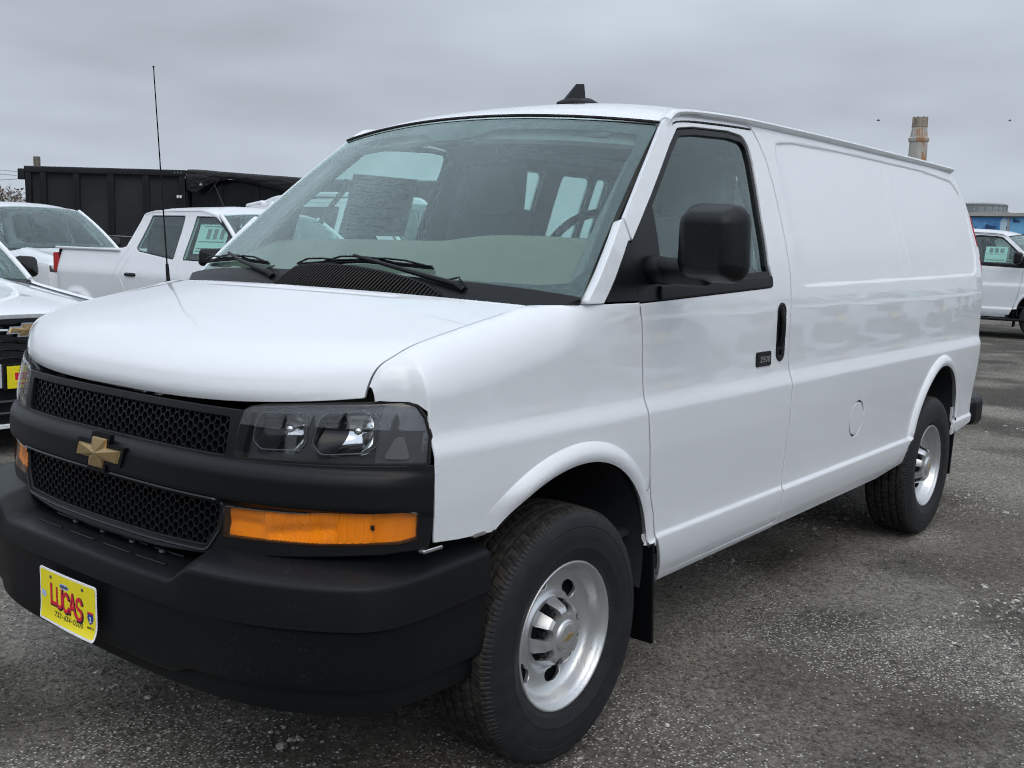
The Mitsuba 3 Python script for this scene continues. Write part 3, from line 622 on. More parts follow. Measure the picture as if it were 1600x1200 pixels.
pc = np.array([(-.165, .690), (-.14, .688), (-.045, .672), (-.018, .667), (-.006, .662), (.000, .652), (.006, .610), (.007, .601), (.004, .597), (-.004, .593), (-.008, .585), (-.010, .50), (-.012, .425), (-.018, .414), (-.03, .409), (-.10, .405)])
po = np.array([(-.165, .756), (-.14, .752), (-.045, .724), (-.020, .714), (-.006, .706), (.000, .694), (.006, .612), (.007, .601), (.004, .597), (-.004, .593), (-.008, .585), (-.012, .50), (-.018, .445), (-.024, .435), (-.035, .431), (-.10, .428)])
k = V('front_bumper', bumper(pc, po, .42, .50), GRAIN, smooth=28)
ch = np.array([(-.05, .46), (-.045, .40), (-.05, .365), (-.07, .352), (-.2, .345)]); cho = ch.copy()
V('bumper_valance', bumper(ch, cho, .4, .5), PLASTIC, 'front_bumper', smooth=28)
def onpad(x, off, dz=0):
    y = Yb(np.array(x)) - off; z = np.interp(off, [-.165, -.14, -.045, -.018], [.690, .688, .672, .667]); return np.array([x, y, z + dz])
for x in (-.30, -.12, .06, .22):
    V('step_pad_rib', cat(tube([(x + a, Yb(x + a) + .055, .6755) for a in np.linspace(0, .13, 6)], .0035, 6), tube([(x + a, Yb(x + a) + .11, .6845) for a in np.linspace(0, .13, 6)], .0035, 6)), GRAIN, 'front_bumper')
for x in (-.17, -.02, .13, .27):
    V('step_pad_clip', bx((x, Yb(x) + .098, .686), (.016, .012, .008), .003), GREYMID, 'front_bumper')
V('bumper_bracket', bx((.966, -.575, .771), (.022, .07, .010), .003), CHROME, 'front_bumper'); V('bumper_bracket', bx((.972, -.40, .776), (.016, .05, .014), .003), CHROME, 'front_bumper')

# --- number plate: bent sheet, printed
PCX, PCZ, PYB = -.018, .503, -1.0005
def platefn(p):
    a, b = p[:, 0], p[:, 1]
    bend = .014 * np.clip((-.03 - b) / .046, 0, 1) ** 2 * (.4 + .6 * sstep(-.15, .15, a)) + .004 * np.cos(a * 9)
    return np.stack([PCX + a, PYB - bend + .002, PCZ + b], 1)
k = V('licence_plate', sheet(rrect(-.152, -.0765, .152, .0765, .010), platefn, .012, out=(0, -1, 0), lip=.001, bev=.0006), PWHITE)
LP = 'licence_plate'
V('plate_field', sheet(rrect(-.146, -.0705, .146, .0705, .006), platefn, .012, out=(0, -1, 0), offs=.0006, lip=0), YELLOW, LP)
def onplate(tm, cx, cz, lift, sx=1.0, sz=1.0, slope=0.0, arch=0.0):
    v = tm.vertices - [tm.bounds[:, 0].mean(), tm.bounds[:, 1].mean(), 0]
    a, b = cx + v[:, 0] * sx, cz + v[:, 1] * sz + slope * v[:, 0] * sx + arch * (v[:, 0] * sx) ** 2
    q = platefn(np.stack([a, b], 1)); q[:, 1] -= lift + v[:, 2]
    return trimesh.Trimesh(q, tm.faces, process=False)
def text(s, hgt, bold=False): return meshkit.text_mesh(s, hgt, .0004, bold)
def grow(tm_text, hgt, g):
    t = meshkit.text_mesh(tm_text, hgt, .0003, True)
    return t
lw = [('L', -.071), ('U', -.038), ('C', -.003), ('A', .032), ('S', .066)]
dk, rd = [], []
for i, (c, x) in enumerate(lw):
    t = text(c, .050, True); w = t.extents[0]
    z = .002 + (.006, .001, -.003, .001, -.006)[i]; hs = (1.12, 1.12, 1.10, 1.16, 1.24)[i]
    rd.append(onplate(t, x, z, .0016, .0345 / w, hs))
    t2 = text(c, .050, True); dk.append(onplate(t2, x + .0026, z - .0022, .0009, .042 / w, hs * 1.10))
V('lettering', cat(*dk), PBLACK, LP, smooth=False)
V('lettering', cat(*rd), PRED, LP, smooth=False)
t = text('732-634-0100', .0135, True); V('lettering', onplate(t, .012, -.046, .0009, .150 / t.extents[0]), PBLACK, LP, smooth=False)
V('oval_sticker', sheet(Point(0, 0).buffer(1).__class__([(-.012 + .026 * math.cos(a), .042 + .0085 * math.sin(a)) for a in np.linspace(0, 2 * np.pi, 24)[:-1]]), platefn, .01, out=(0, -1, 0), offs=.0009, lip=0), PPALE, LP)
t = text('EDISON', .008, True); V('lettering', onplate(t, -.012, .042, .0013, .040 / t.extents[0]), PBLACK, LP, smooth=False)
V('shield_sticker', sheet(Polygon([(-.014, .010), (.014, .010), (.015, -.004), (.008, -.016), (0, -.021), (-.008, -.016), (-.015, -.004)]).__class__([(.122 + x, -.012 + z) for x, z in [(-.014, .012), (.014, .012), (.0155, -.004), (.009, -.016), (0, -.022), (-.009, -.016), (-.0155, -.004)]]), platefn, .01, out=(0, -1, 0), offs=.0009, lip=0), PBLUE, LP)
V('shield_band', sheet(sbox(.108, -.004, .136, .0015), platefn, .01, out=(0, -1, 0), offs=.0012, lip=0), PRED, LP)
t = text('1', .015, True); V('lettering', onplate(t, .122, -.019, .0013), PWHITE, LP, smooth=False)
t = text('NORTH', .006, True); V('lettering', onplate(t, .123, -.043, .0009, .030 / t.extents[0]), PBLACK, LP, smooth=False)
V('wave_sticker', sheet(Polygon([(-.141, .010), (-.116, .008), (-.113, -.006), (-.124, -.012), (-.141, -.007)]), platefn, .01, out=(0, -1, 0), offs=.0009, lip=0), PPALE, LP)
for x in (-.085, .085):
    q = platefn(np.array([[x, .056]]))[0]; V('screw', bx(q + [0, -.001, 0], (.009, .004, .009), .0018), STEEL, LP)

# ------------------------------------------------------------------ wheels
def tyre_mesh(nt=936):
    prof = [(-.100, .223), (-.112, .245), (-.1195, .275), (-.1225, .305), (-.1205, .335), (-.1145, .358), (-.108, .3685), (-.101, .3745), (-.095, .3775)]
    tr = [(x, .3865 - .10 * x * x * 6) for x in np.linspace(-.094, .094, 95)]
    side = [(.095, .3775), (.101, .3745), (.108, .3685), (.1145, .358)] + [(.1205, .335), (.1207, .331), (.1197, .329), (.1215, .325), (.1225, .305), (.1224, .300), (.1195, .275), (.1203, .268), (.1185, .266), (.112, .245), (.104, .232), (.100, .223)]
    pr = np.array(prof + tr + side); it = np.zeros(len(pr)); it[len(prof) - 2:len(prof) + len(tr) + 2] = 1
    g = np.linspace(0, 2 * np.pi, nt, endpoint=False); X = np.repeat(pr[:, 0:1], nt, 1); R = np.repeat(pr[:, 1:2], nt, 1); A = np.repeat(g[None], len(pr), 0)
    m = it[:, None] > 0; ph = A * 78 / (2 * np.pi)
    zig = .0022 * (np.abs((ph * 1.0) % 1 - .5) * 4 - 1)
    dep = np.zeros_like(X)
    for c, w in ((-.056, .0055), (-.019, .005), (.019, .005), (.056, .0055)): dep = np.maximum(dep, .0075 * (np.abs(X - c - zig) < w))
    rib = np.digitize(X[:, 0], [-.056, -.019, .019, .056])
    sh = np.array([.0, .33, .7, .15, .5])[rib][:, None]
    fr = (ph + sh + X * 14 * np.where(rib % 2, 1, -1)[:, None]) % 1
    dep = np.maximum(dep, .0032 * (fr < .13))
    R = R - dep * m * np.clip((.1 - np.abs(X)) / .012, 0, 1) 
    shoulder = (np.abs(X) > .09) & (np.abs(X) < .112); R = R - .0035 * shoulder * ((ph * 2) % 1 < .22)
    v = np.stack([X, R * np.cos(A), R * np.sin(A)], -1); n = nt
    i, j = np.meshgrid(np.arange(len(pr) - 1), np.arange(n), indexing='ij')
    q = np.stack([i * n + j, i * n + (j + 1) % n, (i + 1) * n + (j + 1) % n, (i + 1) * n + j], -1).reshape(-1, 4)
    uv = np.stack([A / 6.2832, np.repeat(it[:, None], nt, 1)], -1).reshape(-1, 2)
    f = np.vstack([q[:, [0, 2, 1]], q[:, [0, 3, 2]]])
    return v.reshape(-1, 3), f, uv
def tyreset(nt):
    tv, tf, tuv = tyre_mesh(nt); sel = tuv[tf][:, :, 1].min(1) > .5
    def sub(faces):
        ids, inv = np.unique(faces.ravel(), return_inverse=True); return tv[ids], inv.reshape(-1, 3), tuv[ids]
    v, f, uv = sub(tf[sel]); a, b, _ = sub(tf[~sel])
    return mikit.ply((v, f), TREAD, smooth=True, uv=uv), mikit.ply((a, b), RUBBER, smooth=35)
TYREFINE, TYRECOARSE = tyreset(936), tyreset(234)
_rim = PchipInterpolator([.085, .095, .108, .120, .135, .150, .165, .178, .190, .198, .2035, .207, .212, .2175, .2215], [.052, .047, .040, .032, .029, .030, .034, .040, .050, .070, .086, .092, .0965, .104, .1065])
def rimfn(p):
    r = np.hypot(p[:, 0], p[:, 1]); a = np.arctan2(p[:, 1], p[:, 0])
    return np.stack([_rim(np.clip(r, .085, .2215)), p[:, 0], p[:, 1]], 1)
disc = Point(0, 0).buffer(.2215, quad_segs=32).difference(Point(0, 0).buffer(.084, quad_segs=24))
for a in np.radians([96, 36, -24, -84, -144, 156]):
    hole = LineString([(.150 * math.cos(a - .12), .150 * math.sin(a - .12)), (.153 * math.cos(a), .153 * math.sin(a)), (.150 * math.cos(a + .12), .150 * math.sin(a + .12))]).buffer(.0215)
    disc = disc.difference(hole)
RIMG = sheet(disc, rimfn, .006, out=(1, 0, 0), lip=.014, bev=.004)
RIMBACK = lathe([(.02, .0), (.012, .10), (.012, .19), (-.09, .205), (-.10, .222)], n=64)
hub = tri(m3.Manifold.revolve(m3.CrossSection([[(0, 0), (.107, 0), (.1065, .010), (.103, .017), (.092, .042), (.087, .050), (.076, .056), (.050, .0575), (.046, .062), (.044, .064), (0, .065)]]), 96))
hub.apply_transform(np.array([[0, 0, 1, 0], [1, 0, 0, 0], [0, 1, 0, 0], [0, 0, 0, 1.0]]))
hm = man(hub)
for kq in range(8):
    a = math.pi / 8 + kq * math.pi / 4; ca, sa = math.cos(a), math.sin(a)
    cut = m3.Manifold.batch_hull([m3.Manifold.cylinder(.12, .0175, .0175, 20).rotate((0, 90, 0)).translate((.004, ca * r, sa * r)) for r in (.080, .125)])
    hm = hm - cut
HUB = tri(hm); HUB.apply_translation([.045, 0, 0])
NUTS = [lathe([(.05, .0), (.05, .0135), (.084, .0125), (.088, .009), (.088, 0)], n=6).apply_translation([0, .0825 * math.cos(a), .0825 * math.sin(a)]) for a in math.pi / 8 + np.arange(8) * math.pi / 4]
CAP = lathe([(.109, .041), (.1115, .038), (.1125, .03), (.113, 0)], n=40)
bt = np.array(bowtie(.050, .019, 0, None, 0, 0))
BT = trimesh.creation.extrude_polygon(Polygon(bt), .0015, engine='earcut'); vv = BT.vertices; BT = trimesh.Trimesh(np.stack([.1135 + vv[:, 2], vv[:, 0], vv[:, 1]], 1), BT.faces, process=False)
WHEELPARTS = {'tyre': None, 'rim': RIMG, 'rim_barrel': RIMBACK}
from meshkit import write_ply
RIMD = {'type': 'ply', 'filename': write_ply((RIMG[0], RIMG[1]), normals=RIMG[2]), 'face_normals': False, 'bsdf': {'type': 'ref', 'id': SILVER}}
HUBSHADE = mikit.ply(lathe([(.0605, 0), (.0605, .101), (.05, .103)], n=48), DARK, smooth=30)  # dark disc behind the hub slots, imitating the shade inside them
BARD, HUBD, NUTD, CAPD, BTD = mikit.ply(RIMBACK, DARK, smooth=30), mikit.ply(HUB, SILVER, smooth=25), [mikit.ply(q, PLASTIC, smooth=25) for q in NUTS], mikit.ply(CAP, SILVER, smooth=40), mikit.ply(BT, GOLD)
def wheel(prefix, pos, left, spin=0.0, to=None, fine=True):
    key = prefix + '__wheel'; k = key; i = 1
    while any(q.startswith(k + '__') for q in scene): k = f'{key}_{i:03d}'; i += 1
    M = T().translate(list(pos)) @ (T().rotate([0, 0, 1], 0 if left else 180)) @ T().rotate([1, 0, 0], spin)
    if to is not None: M = to @ M
    for nm, d in (('tread', (TYREFINE if fine else TYRECOARSE)[0]), ('tyre_wall', (TYREFINE if fine else TYRECOARSE)[1]), ('rim', RIMD), ('rim_barrel', BARD), ('hub_cover', HUBD), ('hub_disc', HUBSHADE), ('centre_cap', CAPD), ('cap_emblem', BTD)):
        scene[f'{k}__{nm}'] = {**d, 'to_world': M}
    for i, d in enumerate(NUTD): scene[f'{k}__lug_nut_{i:03d}' if i else f'{k}__lug_nut'] = {**d, 'to_world': M}
wheel(VAN, (.884, 0, .3845), True, 8); wheel(VAN, (.884, WB, .3845), True, 30); wheel(VAN, (-.884, 0, .3845), False, 50, fine=False); wheel(VAN, (-.884, WB, .3845), False, 20, fine=False)

# ------------------------------------------------------------------ inside the van
def innerfn(p): return sidefn0(p) - np.array([.045, 0, 0])
inr = Polygon([(.50, .60), (4.34, .60), (4.34, 1.8), (4.15, 1.98), (.86, 1.97), (.42, 1.55), (.47, 1.2)]).difference(RARCHP.buffer(.05))
for s in (1, -1):
    q = inr.difference(HOLE.buffer(.0).intersection(sbox(.36, 1, 1.4, 3)))
    if s < 0:
        for w in PW: q = q.difference(w)
    g = sheet(q, innerfn, .06, out=(-1, 0, 0), lip=.02)
    V('side_lining', g if s > 0 else mirror(g), TRIMGREY)
V('floor_mat', bx((0, 2.3, .60), (1.84, 4.3, .02)), LINER)
V('headlining', sheet(Polygon([(-.74, .80), (.74, .80), (.74, 4.2), (-.74, 4.2)]), rooffn, .08, out=(0, 0, -1), offs=.03, lip=0), HEADLINER)
V('header_lining', sheet(Polygon([(-.96, .86), (.96, .86), (.96, .995), (-.96, .995)]), wfn, .05, out=(0, .6, -.8), offs=.03, lip=.02), HEADLINER)
def dashfn(p):
    x, t = p[:, 0], p[:, 1]
    hump = .028 * np.exp(-((x - .42) / .30) ** 4) * sstep(.35, 1.0, t)
    y = -.06 + .56 * t + .10 * np.abs(x) ** 2 * (1 - t); z = 1.372 + .165 * np.sin(np.clip(t, 0, 1) * np.pi / 2) ** 1.15 - .02 * np.abs(x) ** 4 + hump
    return np.stack([x, y, z], 1)
V('dashboard', sheet(rrect(-.90, .0, .90, 1.0, .02), dashfn, .04, out=(0, 0, 1), lip=.04, bev=.02), DASH)
V('dash_face', cat(bx((0, .56, 1.25), (1.78, .12, .52), .03), bx((.42, .56, 1.53), (.52, .08, .06), .02), bx((0, .62, .95), (.42, .3, .5), .03)), TRIMGREY, 'dashboard')
V('defrost_vent', cat(*[bx((x, float(dashfn(np.array([[x, .08]]))[0, 1]), float(dashfn(np.array([[x, .08]]))[0, 2]) + .002), (.012, .035, .004)) for x in np.linspace(-.1, .62, 30)]), LINER, 'dashboard')
for s, nm in ((1, 'driver'), (-1, 'passenger')):
    cx = .46 * s
    cx = .54 * s
    k = V('seat', cat(bx((cx, 1.16, .98), (.52, .52, .16), .06), bx((cx, 1.40, 1.34), (.52, .14, .72), .065, trimesh.transformations.rotation_matrix(-.16, (1, 0, 0))), bx((cx, 1.46, 1.76), (.34, .12, .34), .055, trimesh.transformations.rotation_matrix(-.10, (1, 0, 0))), bx((cx, 1.2, .75), (.40, .42, .34), .02)), SEATC)
SWM = trimesh.creation.torus(.190, .0165, major_sections=48, minor_sections=12)
SWM = cat(SWM, bx((0, -.01, -.03), (.17, .13, .05), .02), *[tube([(.05 * math.cos(a), .05 * math.sin(a), -.025), (.19 * math.cos(a), .19 * math.sin(a), 0)], .013, 8) for a in (math.pi * .02, math.pi * .98, math.pi * 1.3, math.pi * 1.7)])
SWM.apply_transform(trimesh.transformations.rotation_matrix(math.radians(62), (1, 0, 0))); SWM.apply_translation((.45, .80, 1.49))
V('steering_wheel', cat(SWM, tube([(.45, .82, 1.47), (.45, .58, 1.38)], .035, 12)), PLASTIC)
V('inner_mirror', cat(bx((.02, .66, 1.875), (.25, .035, .075), .015), tube([(.02, .66, 1.90), (.02, .60, 1.955)], .012, 8)), PLASTIC)
for s in (1, -1):
    V('sun_visor', bx((.40 * s, .73, 1.952), (.46, .18, .022), .010, trimesh.transformations.rotation_matrix(.42, (1, 0, 0))), TRIMGREY)
    V('grab_handle', tube([(s * .80, .60, 1.60), (s * .77, .62, 1.66), (s * .77, .70, 1.74), (s * .79, .74, 1.79)], .012, 8), TRIMGREY)
    q = wfn(np.stack([np.full(8, .94 * s), np.linspace(.02, .98, 8)], 1)) + np.array([0, .03, -.045]); V('pillar_trim', tube(q, .032, 10), TRIMGREY)
    zb = np.linspace(.7, 2.0, 14); V('belt_pillar', tube(np.stack([s * (_S(zb) - .085), np.full(14, 1.52), zb], 1), .05, 10), TRIMGREY)
# price sheet taped inside the passenger's window
def stfn(p): return np.stack([-(sideX(p[:, 0], p[:, 1], False) - .03), p[:, 0], p[:, 1]], 1)
V('window_sticker', sheet(sbox(.80, 1.555, 1.215, 1.825), stfn, .08, out=(-1, 0, 0), lip=0), PAPER)
ln = [sbox(.83, z, 1.18 - .12 * ((i * 7) % 3), z + .006) for i, z in enumerate(np.arange(1.58, 1.81, .017))]
V('sticker_print', catn([sheet(b, stfn, .2, out=(1, 0, 0), offs=.002, lip=0) for b in ln] + [sheet(Point(1.0, 1.70).buffer(.018).difference(Point(1.0, 1.70).buffer(.013)), stfn, .02, out=(1, 0, 0), offs=.003, lip=0)]), PAPERINK, 'window_sticker')
# ------------------------------------------------------------------ ground
def _ground(p, n, uv):
    x, y = p.x, p.y
    big = fbm(x * .35, y * .35, 0.0, 4); mid = fbm(x * 1.7 + 9, y * 1.7, 0.0, 4); fine = noise(x * 160, y * 160); grit = noise(x * 60, y * 60)
    base = mix((.060, .056, .050), (.170, .161, .147), smoothstep(.36, .64, big * .45 + mid * .55))
    base = mix(base, (.098, .087, .080), smoothstep(.52, .68, fbm(x * .5 + 31, y * .5 + 7, 0.0, 3)) * .7)
    wet = smoothstep(.62, .30, dr.sqrt(dr.square((x - 1.78) / .62) + dr.square((y - .98) / .34)) + .35 * (mid - .5) + .25) 
    base = mix(base, (.060, .050, .045), wet * .75)
    base = base * mi.Color3f(1.0, .99, .95)
    base = base * (.28 + .85 * fine + .65 * grit)
    dens = smoothstep(.50, .70, fbm(x * 1.15 + 3, y * 1.15 + 50, 0.0, 4))
    d1, e1, r1 = voronoi(x * 95 + 7, y * 95)
    st = smoothstep(.965 - .36 * dens, .985 - .35 * dens, r1) * (1 - smoothstep(.28, .45, d1))
    return mix(base, mix((.17, .165, .155), (.56, .545, .50), cell_rand(dr.floor(x * 95 + 7), dr.floor(y * 95), 5)), st * .9 * (1 - wet * .8))
def _gbump(p, n, uv):
    x, y = p.x, p.y
    d1, e1, r1 = voronoi(x * 70 + 7, y * 70)
    return .55 * noise(x * 130, y * 130) + .7 * fbm(x * 22, y * 22, 0.0, 3) + .55 * (1 - dr.minimum(d1, 1)) * r1
scene['gravel_ground'] = {'type': 'twosided', 'bsdf': {'type': 'bumpmap', 'b': proc(_gbump, 2e-3), 'scale': .018, 'bsdf': {'type': 'principled', 'base_color': proc(_ground), 'roughness': .8, 'specular': .3}}}
gx = np.r_[np.linspace(-400, -14, 20), np.linspace(-12, 12, 161), np.linspace(14, 400, 20)]; gy = np.r_[np.linspace(-400, -10, 20), np.linspace(-8, 24, 214), np.linspace(26, 600, 24)]
GX, GY = np.meshgrid(gx, gy, indexing='ij')
near = np.clip(1 - np.maximum(np.abs(GX) / 13, np.abs(GY - 8) / 17), 0, 1)
GZ = -.012 + .018 * (meshkit.fbm(np.stack([GX * .6, GY * .6, GX * 0], -1), 4, 4) - .5) * np.minimum(1, near * 4)
i, j = np.meshgrid(np.arange(len(gx) - 1), np.arange(len(gy) - 1), indexing='ij'); a = i * len(gy) + j; b = (i + 1) * len(gy) + j
gf = np.vstack([np.stack([a, b, b + 1], -1).reshape(-1, 3), np.stack([a, b + 1, a + 1], -1).reshape(-1, 3)])
scene['ground'] = mikit.ply((np.stack([GX, GY, GZ], -1).reshape(-1, 3), gf), 'gravel_ground', smooth=True)
structure('ground', 'dark gravelly asphalt of the parking lot')

# loose stones lying on it, gathered in drifts
_ico = trimesh.creation.icosphere(0)
def _hash(n, seed): return np.random.default_rng(seed).random(n)
def stones(n, seed, smin, smax, x0, x1, y0, y1, power, cut=.50):
    r = np.random.default_rng(seed)
    c = np.stack([r.uniform(x0, x1, n * 6), r.uniform(y0, y1, n * 6)], 1)
    d = meshkit.fbm(np.stack([c[:, 0] * 1.15 + 3, c[:, 1] * 1.15 + 50, c[:, 0] * 0], -1), 4, 21); c = c[r.random(len(c)) < np.clip((d - cut) * power, .01, 1)][:n]; n = len(c)
    sz = smin * (smax / smin) ** (r.random(n) ** 2.2)
    v = _ico.vertices[None] * (1 + r.normal(0, .16, (n, len(_ico.vertices), 1))) * (sz[:, None, None] * np.stack([r.uniform(.8, 1.25, n), r.uniform(.8, 1.25, n), r.uniform(.45, .8, n)], 1)[:, None])
    a = r.uniform(0, 6.283, n); ca, sa = np.cos(a)[:, None], np.sin(a)[:, None]
    z = -.012 + .018 * (meshkit.fbm(np.stack([c[:, 0] * .6, c[:, 1] * .6, c[:, 0] * 0], -1), 4, 4) - .5)
    v = np.stack([v[..., 0] * ca - v[..., 1] * sa + c[:, :1], v[..., 0] * sa + v[..., 1] * ca + c[:, 1:], v[..., 2] + z[:, None] + sz[:, None] * .15], -1)
    f = (_ico.faces[None] + (np.arange(n) * len(_ico.vertices))[:, None, None]).reshape(-1, 3)
    return v.reshape(-1, 3), f
def _stone(p, n, uv):
    r = cell_rand(dr.floor(p.x * 60), dr.floor(p.y * 60)); q = cell_rand(dr.floor(p.x * 60), dr.floor(p.y * 60), 3)
    return mix(mix((.10, .098, .092), (.56, .54, .49), r * r), (.38, .31, .22), smoothstep(.93, .97, q) * .7) * (.8 + .4 * noise(p.x * 300, p.y * 300, p.z * 300))
STONE = P('stone', proc(_stone), .85)
g1 = stones(30000, 5, .0028, .0095, -1.9, 5.6, -2.2, 7.5, 6.0); g2 = stones(2400, 6, .007, .021, -1.9, 5.6, -2.0, 9, 7.0, .50); g3 = stones(26000, 8, .0020, .0045, -1.9, 5.6, -2.2, 6, 1.0, 0.0)
scene['loose_gravel'] = mikit.ply((np.vstack([g1[0], g2[0], g3[0]]), np.vstack([g1[1], g2[1] + len(g1[0]), g3[1] + len(g1[0]) + len(g2[0])])), STONE, smooth=False)
lab('loose_gravel', 'pale loose gravel scattered over the dark lot around the van', 'gravel', kind='stuff')
# ------------------------------------------------------------------ other vehicles: one builder, local frame as the van's (nose to -y, front axle at y = 0)
def rot90(x, y, a=90.0, z=0.0): return T().translate([x, y, z]) @ T().rotate([0, 0, 1], a)
SMALLTYRE = lathe([(-.09, .21), (-.11, .25), (-.112, .31), (-.10, .345), (-.07, .353), (.07, .353), (.10, .345), (.112, .31), (.11, .25), (.09, .21)], n=48)
SMALLRIM = lathe([(.0, .0), (.06, .0), (.062, .05), (.045, .07), (.04, .16), (.06, .185), (.09, .20), (.092, .212), (.07, .21)], n=32)
SPOKES = cat(*[bx((.052, .115 * math.cos(a), .115 * math.sin(a)), (.03, .15, .04), 0, trimesh.transformations.rotation_matrix(a, (1, 0, 0))).apply_translation([0, 0, 0]) if False else
               bx((0, .115, 0), (.03, .16, .045)).apply_transform(trimesh.transformations.rotation_matrix(a, (1, 0, 0))).apply_translation([.055, 0, 0]) for a in np.arange(5) * 2 * math.pi / 5])
STD, SRD, SSD = mikit.ply(SMALLTYRE, RUBBER, smooth=35), mikit.ply(SMALLRIM, GREYMID, smooth=30), mikit.ply(SPOKES, SILVER)

def car(key, to, s, windscreen=GLASS, sides=CARGLASS, detail=True):
    def A(name, geo, bs, parent='', both=False, **k):
        kk = put(f'{key}__{parent}__{name}' if parent else f'{key}__{name}', geo, bs, to=to, **k)
        if both: put(f'{key}__{parent}__{name}' if parent else f'{key}__{name}', mirror(geo), bs, to=to, **k)
        return kk
    yn, yt, hw, zsl, yc, yr = s['nose'], s['tail'], s['hw'], s['sill'], s['cowl'][0], s['head'][0]
    zc, zr0 = s['cowl'][1], s['head'][1]
    prof = PchipInterpolator([0, zsl - .02, zsl + .12, .62, s['belt'] - .18, s['belt'], zr0 + .1, 3], [hw - .08, hw - .07, hw - .015, hw - .012, hw, hw - .045, hw - .045 - s['tumble'] * (zr0 + .1 - s['belt']), hw - .3])
    fc = yn + .30
    def sx(y, z):
        x = prof(z); t = np.clip((fc + .25 - y) / .56, 0, .98); x = x - .16 * t ** 2.2
        t = np.clip((y - (yt - .35)) / .36, 0, .98); return x - .13 * t ** 2.5
    def sfn(p):
        y, z = p[:, 0], p[:, 1]; x = sx(y, z)
        for yy in (0, s['wb']):
            d = np.hypot(y - yy, z - .36) - .40; x = x + s.get('flare', .018) * np.exp(-((d - .035) / s.get('flare_w', .03)) ** 2)
        return np.stack([x, y, z], 1)
    roofz = PchipInterpolator(*zip(*s['roof'])); hoodz = PchipInterpolator(*zip(*s['hood']))
    ar = [Point(yy, .36).buffer(.40) for yy in (0, s['wb'])]
    ty = s.get('cabtail', yt)
    out = [(fc, zsl + .02), (yt - .02, zsl + .06)] + s['rear'] + [(y, float(roofz(y)) - .025) for y in np.linspace(s['roof'][-1][0], yr + .02, 14)] + [(yc + .02, zc)] + [(y, float(hoodz(y)) - .02) for y in np.linspace(yc - .02, fc, 14)]
    body = Polygon(out).buffer(0)
    for a_ in ar: body = body.difference(a_.union(sbox(a_.bounds[0], 0, a_.bounds[2], .36)))
    wins = [smoothpoly(w, .03) for w in s['windows']]
    for w in wins: body = body.difference(w)
    body = max(getattr(body, 'geoms', [body]), key=lambda g: g.area)
    cuts = [LineString(c).buffer(.0065) for c in s.get('cuts', [])]
    for c in cuts: body = body.difference(c)
    for g in getattr(body, 'geoms', [body]):
        if g.area > .01: A('body_side', sheet(g, sfn, .05, lip=.04, bev=.006), WHITE, both=True)
    for w in wins:
        A('window_seal', sheet(w.buffer(.020).difference(w.buffer(-.018)), sfn, .08, offs=-.004, lip=0), SEAL, both=True)
        A('window_glass', sheet(w, sfn, .1, offs=-.008, lip=0), sides, both=True)
    def hfn(p):
        u, y = p[:, 0], p[:, 1]; z = hoodz(y); xx = sx(y, z - .02) - .012
        return np.stack([u * xx, y - .10 * (1 - u ** 2) * sstep(yc - .5, yc, y) - .05 * (1 - np.abs(u) ** 2.5) * (1 - sstep(yn, fc + .2, y)), z - .045 * np.abs(u) ** 3 + .03 * (1 - u ** 2) + .018 * np.exp(-((np.abs(u) - .62) / .10) ** 2) * sstep(yn, yn + .5, y)], 1)
    A('hood', sheet(sbox(-1, yn + .02, 1, yc), hfn, .05, out=(0, 0, 1), lip=.03, bev=.006), WHITE)
    def wf(p):
        u, q = p[:, 0], p[:, 1]; k = 1 - u ** 2
        b = np.stack([u * (sx(np.full_like(u, yc), np.full_like(u, zc)) - .02), yc - .16 * k, zc + .03 * k], 1)
        t = np.stack([u * (sx(np.full_like(u, yr), np.full_like(u, zr0)) - .02), yr - .09 * k, zr0 + .035 * k], 1); return b + (t - b) * q[:, None] + (.12 * q * (1 - q))[:, None] * np.array([0, -.5, .8])
    A('windshield', sheet(sbox(-.97, .0, .97, 1.0), wf, .08, out=(0, -.5, .8), offs=-.004, lip=0), windscreen)
    A('windshield_frame', sheet(sbox(-1, -.04, 1, 1.02).difference(smoothpoly([(-.90, .10), (.90, .10), (.89, .93), (-.89, .93)], .05)), wf, .06, out=(0, -.5, .8), offs=-.010, lip=0), GLOSSBLACK)
    A('pillar', cat(tube(wf(np.stack([np.full(12, .985), np.linspace(0, 1, 12)], 1)), .024, 8)), WHITE, both=True)
    def rfn(p):
        u, y = p[:, 0], p[:, 1]; z = roofz(y); xx = sx(y, z - .03) + .005
        return np.stack([u * xx, y, z - .035 * np.abs(u) ** 4 + .035 * (1 - u ** 2)], 1)
    A('roof', sheet(sbox(-1, yr - .01, 1, s['roof'][-1][0]).difference(Polygon([(u, yr - .09 * (1 - u * u) - .001) for u in np.linspace(-1, 1, 9)])).union(Polygon([(u, yr - .09 * (1 - u * u)) for u in np.linspace(-1, 1, 15)])), rfn, .06, out=(0, 0, 1), lip=.02), WHITE)
    # nose
    def ffn(p):
        u, z = p[:, 0], p[:, 1]; e = np.clip((z - .55) / .5, 0, 1)
        return np.stack([u * (sx(np.full_like(u, fc), z) + .004), yn + .02 + .03 * e ** 2 + (fc - yn - .05) * np.abs(u) ** 3.2, z], 1)
    zt = float(hoodz(yn + .05)) - .01
    gr = s['grille']; F = sbox(-1, .20, 1, zt)
    gp = smoothpoly([(-gr[0], gr[1]), (gr[0], gr[1]), (gr[0] * 1.06, gr[2]), (-gr[0] * 1.06, gr[2])], .02)
    low = smoothpoly([(-.92, .22), (.92, .22), (.80, gr[1] - .15), (-.80, gr[1] - .15)], .03)
    lamp = Polygon([(gr[0] * 1.09, gr[2] - .10), (.985, gr[2] - .06), (.985, gr[2] + .01), (gr[0] * 1.1, gr[2] + .005)])
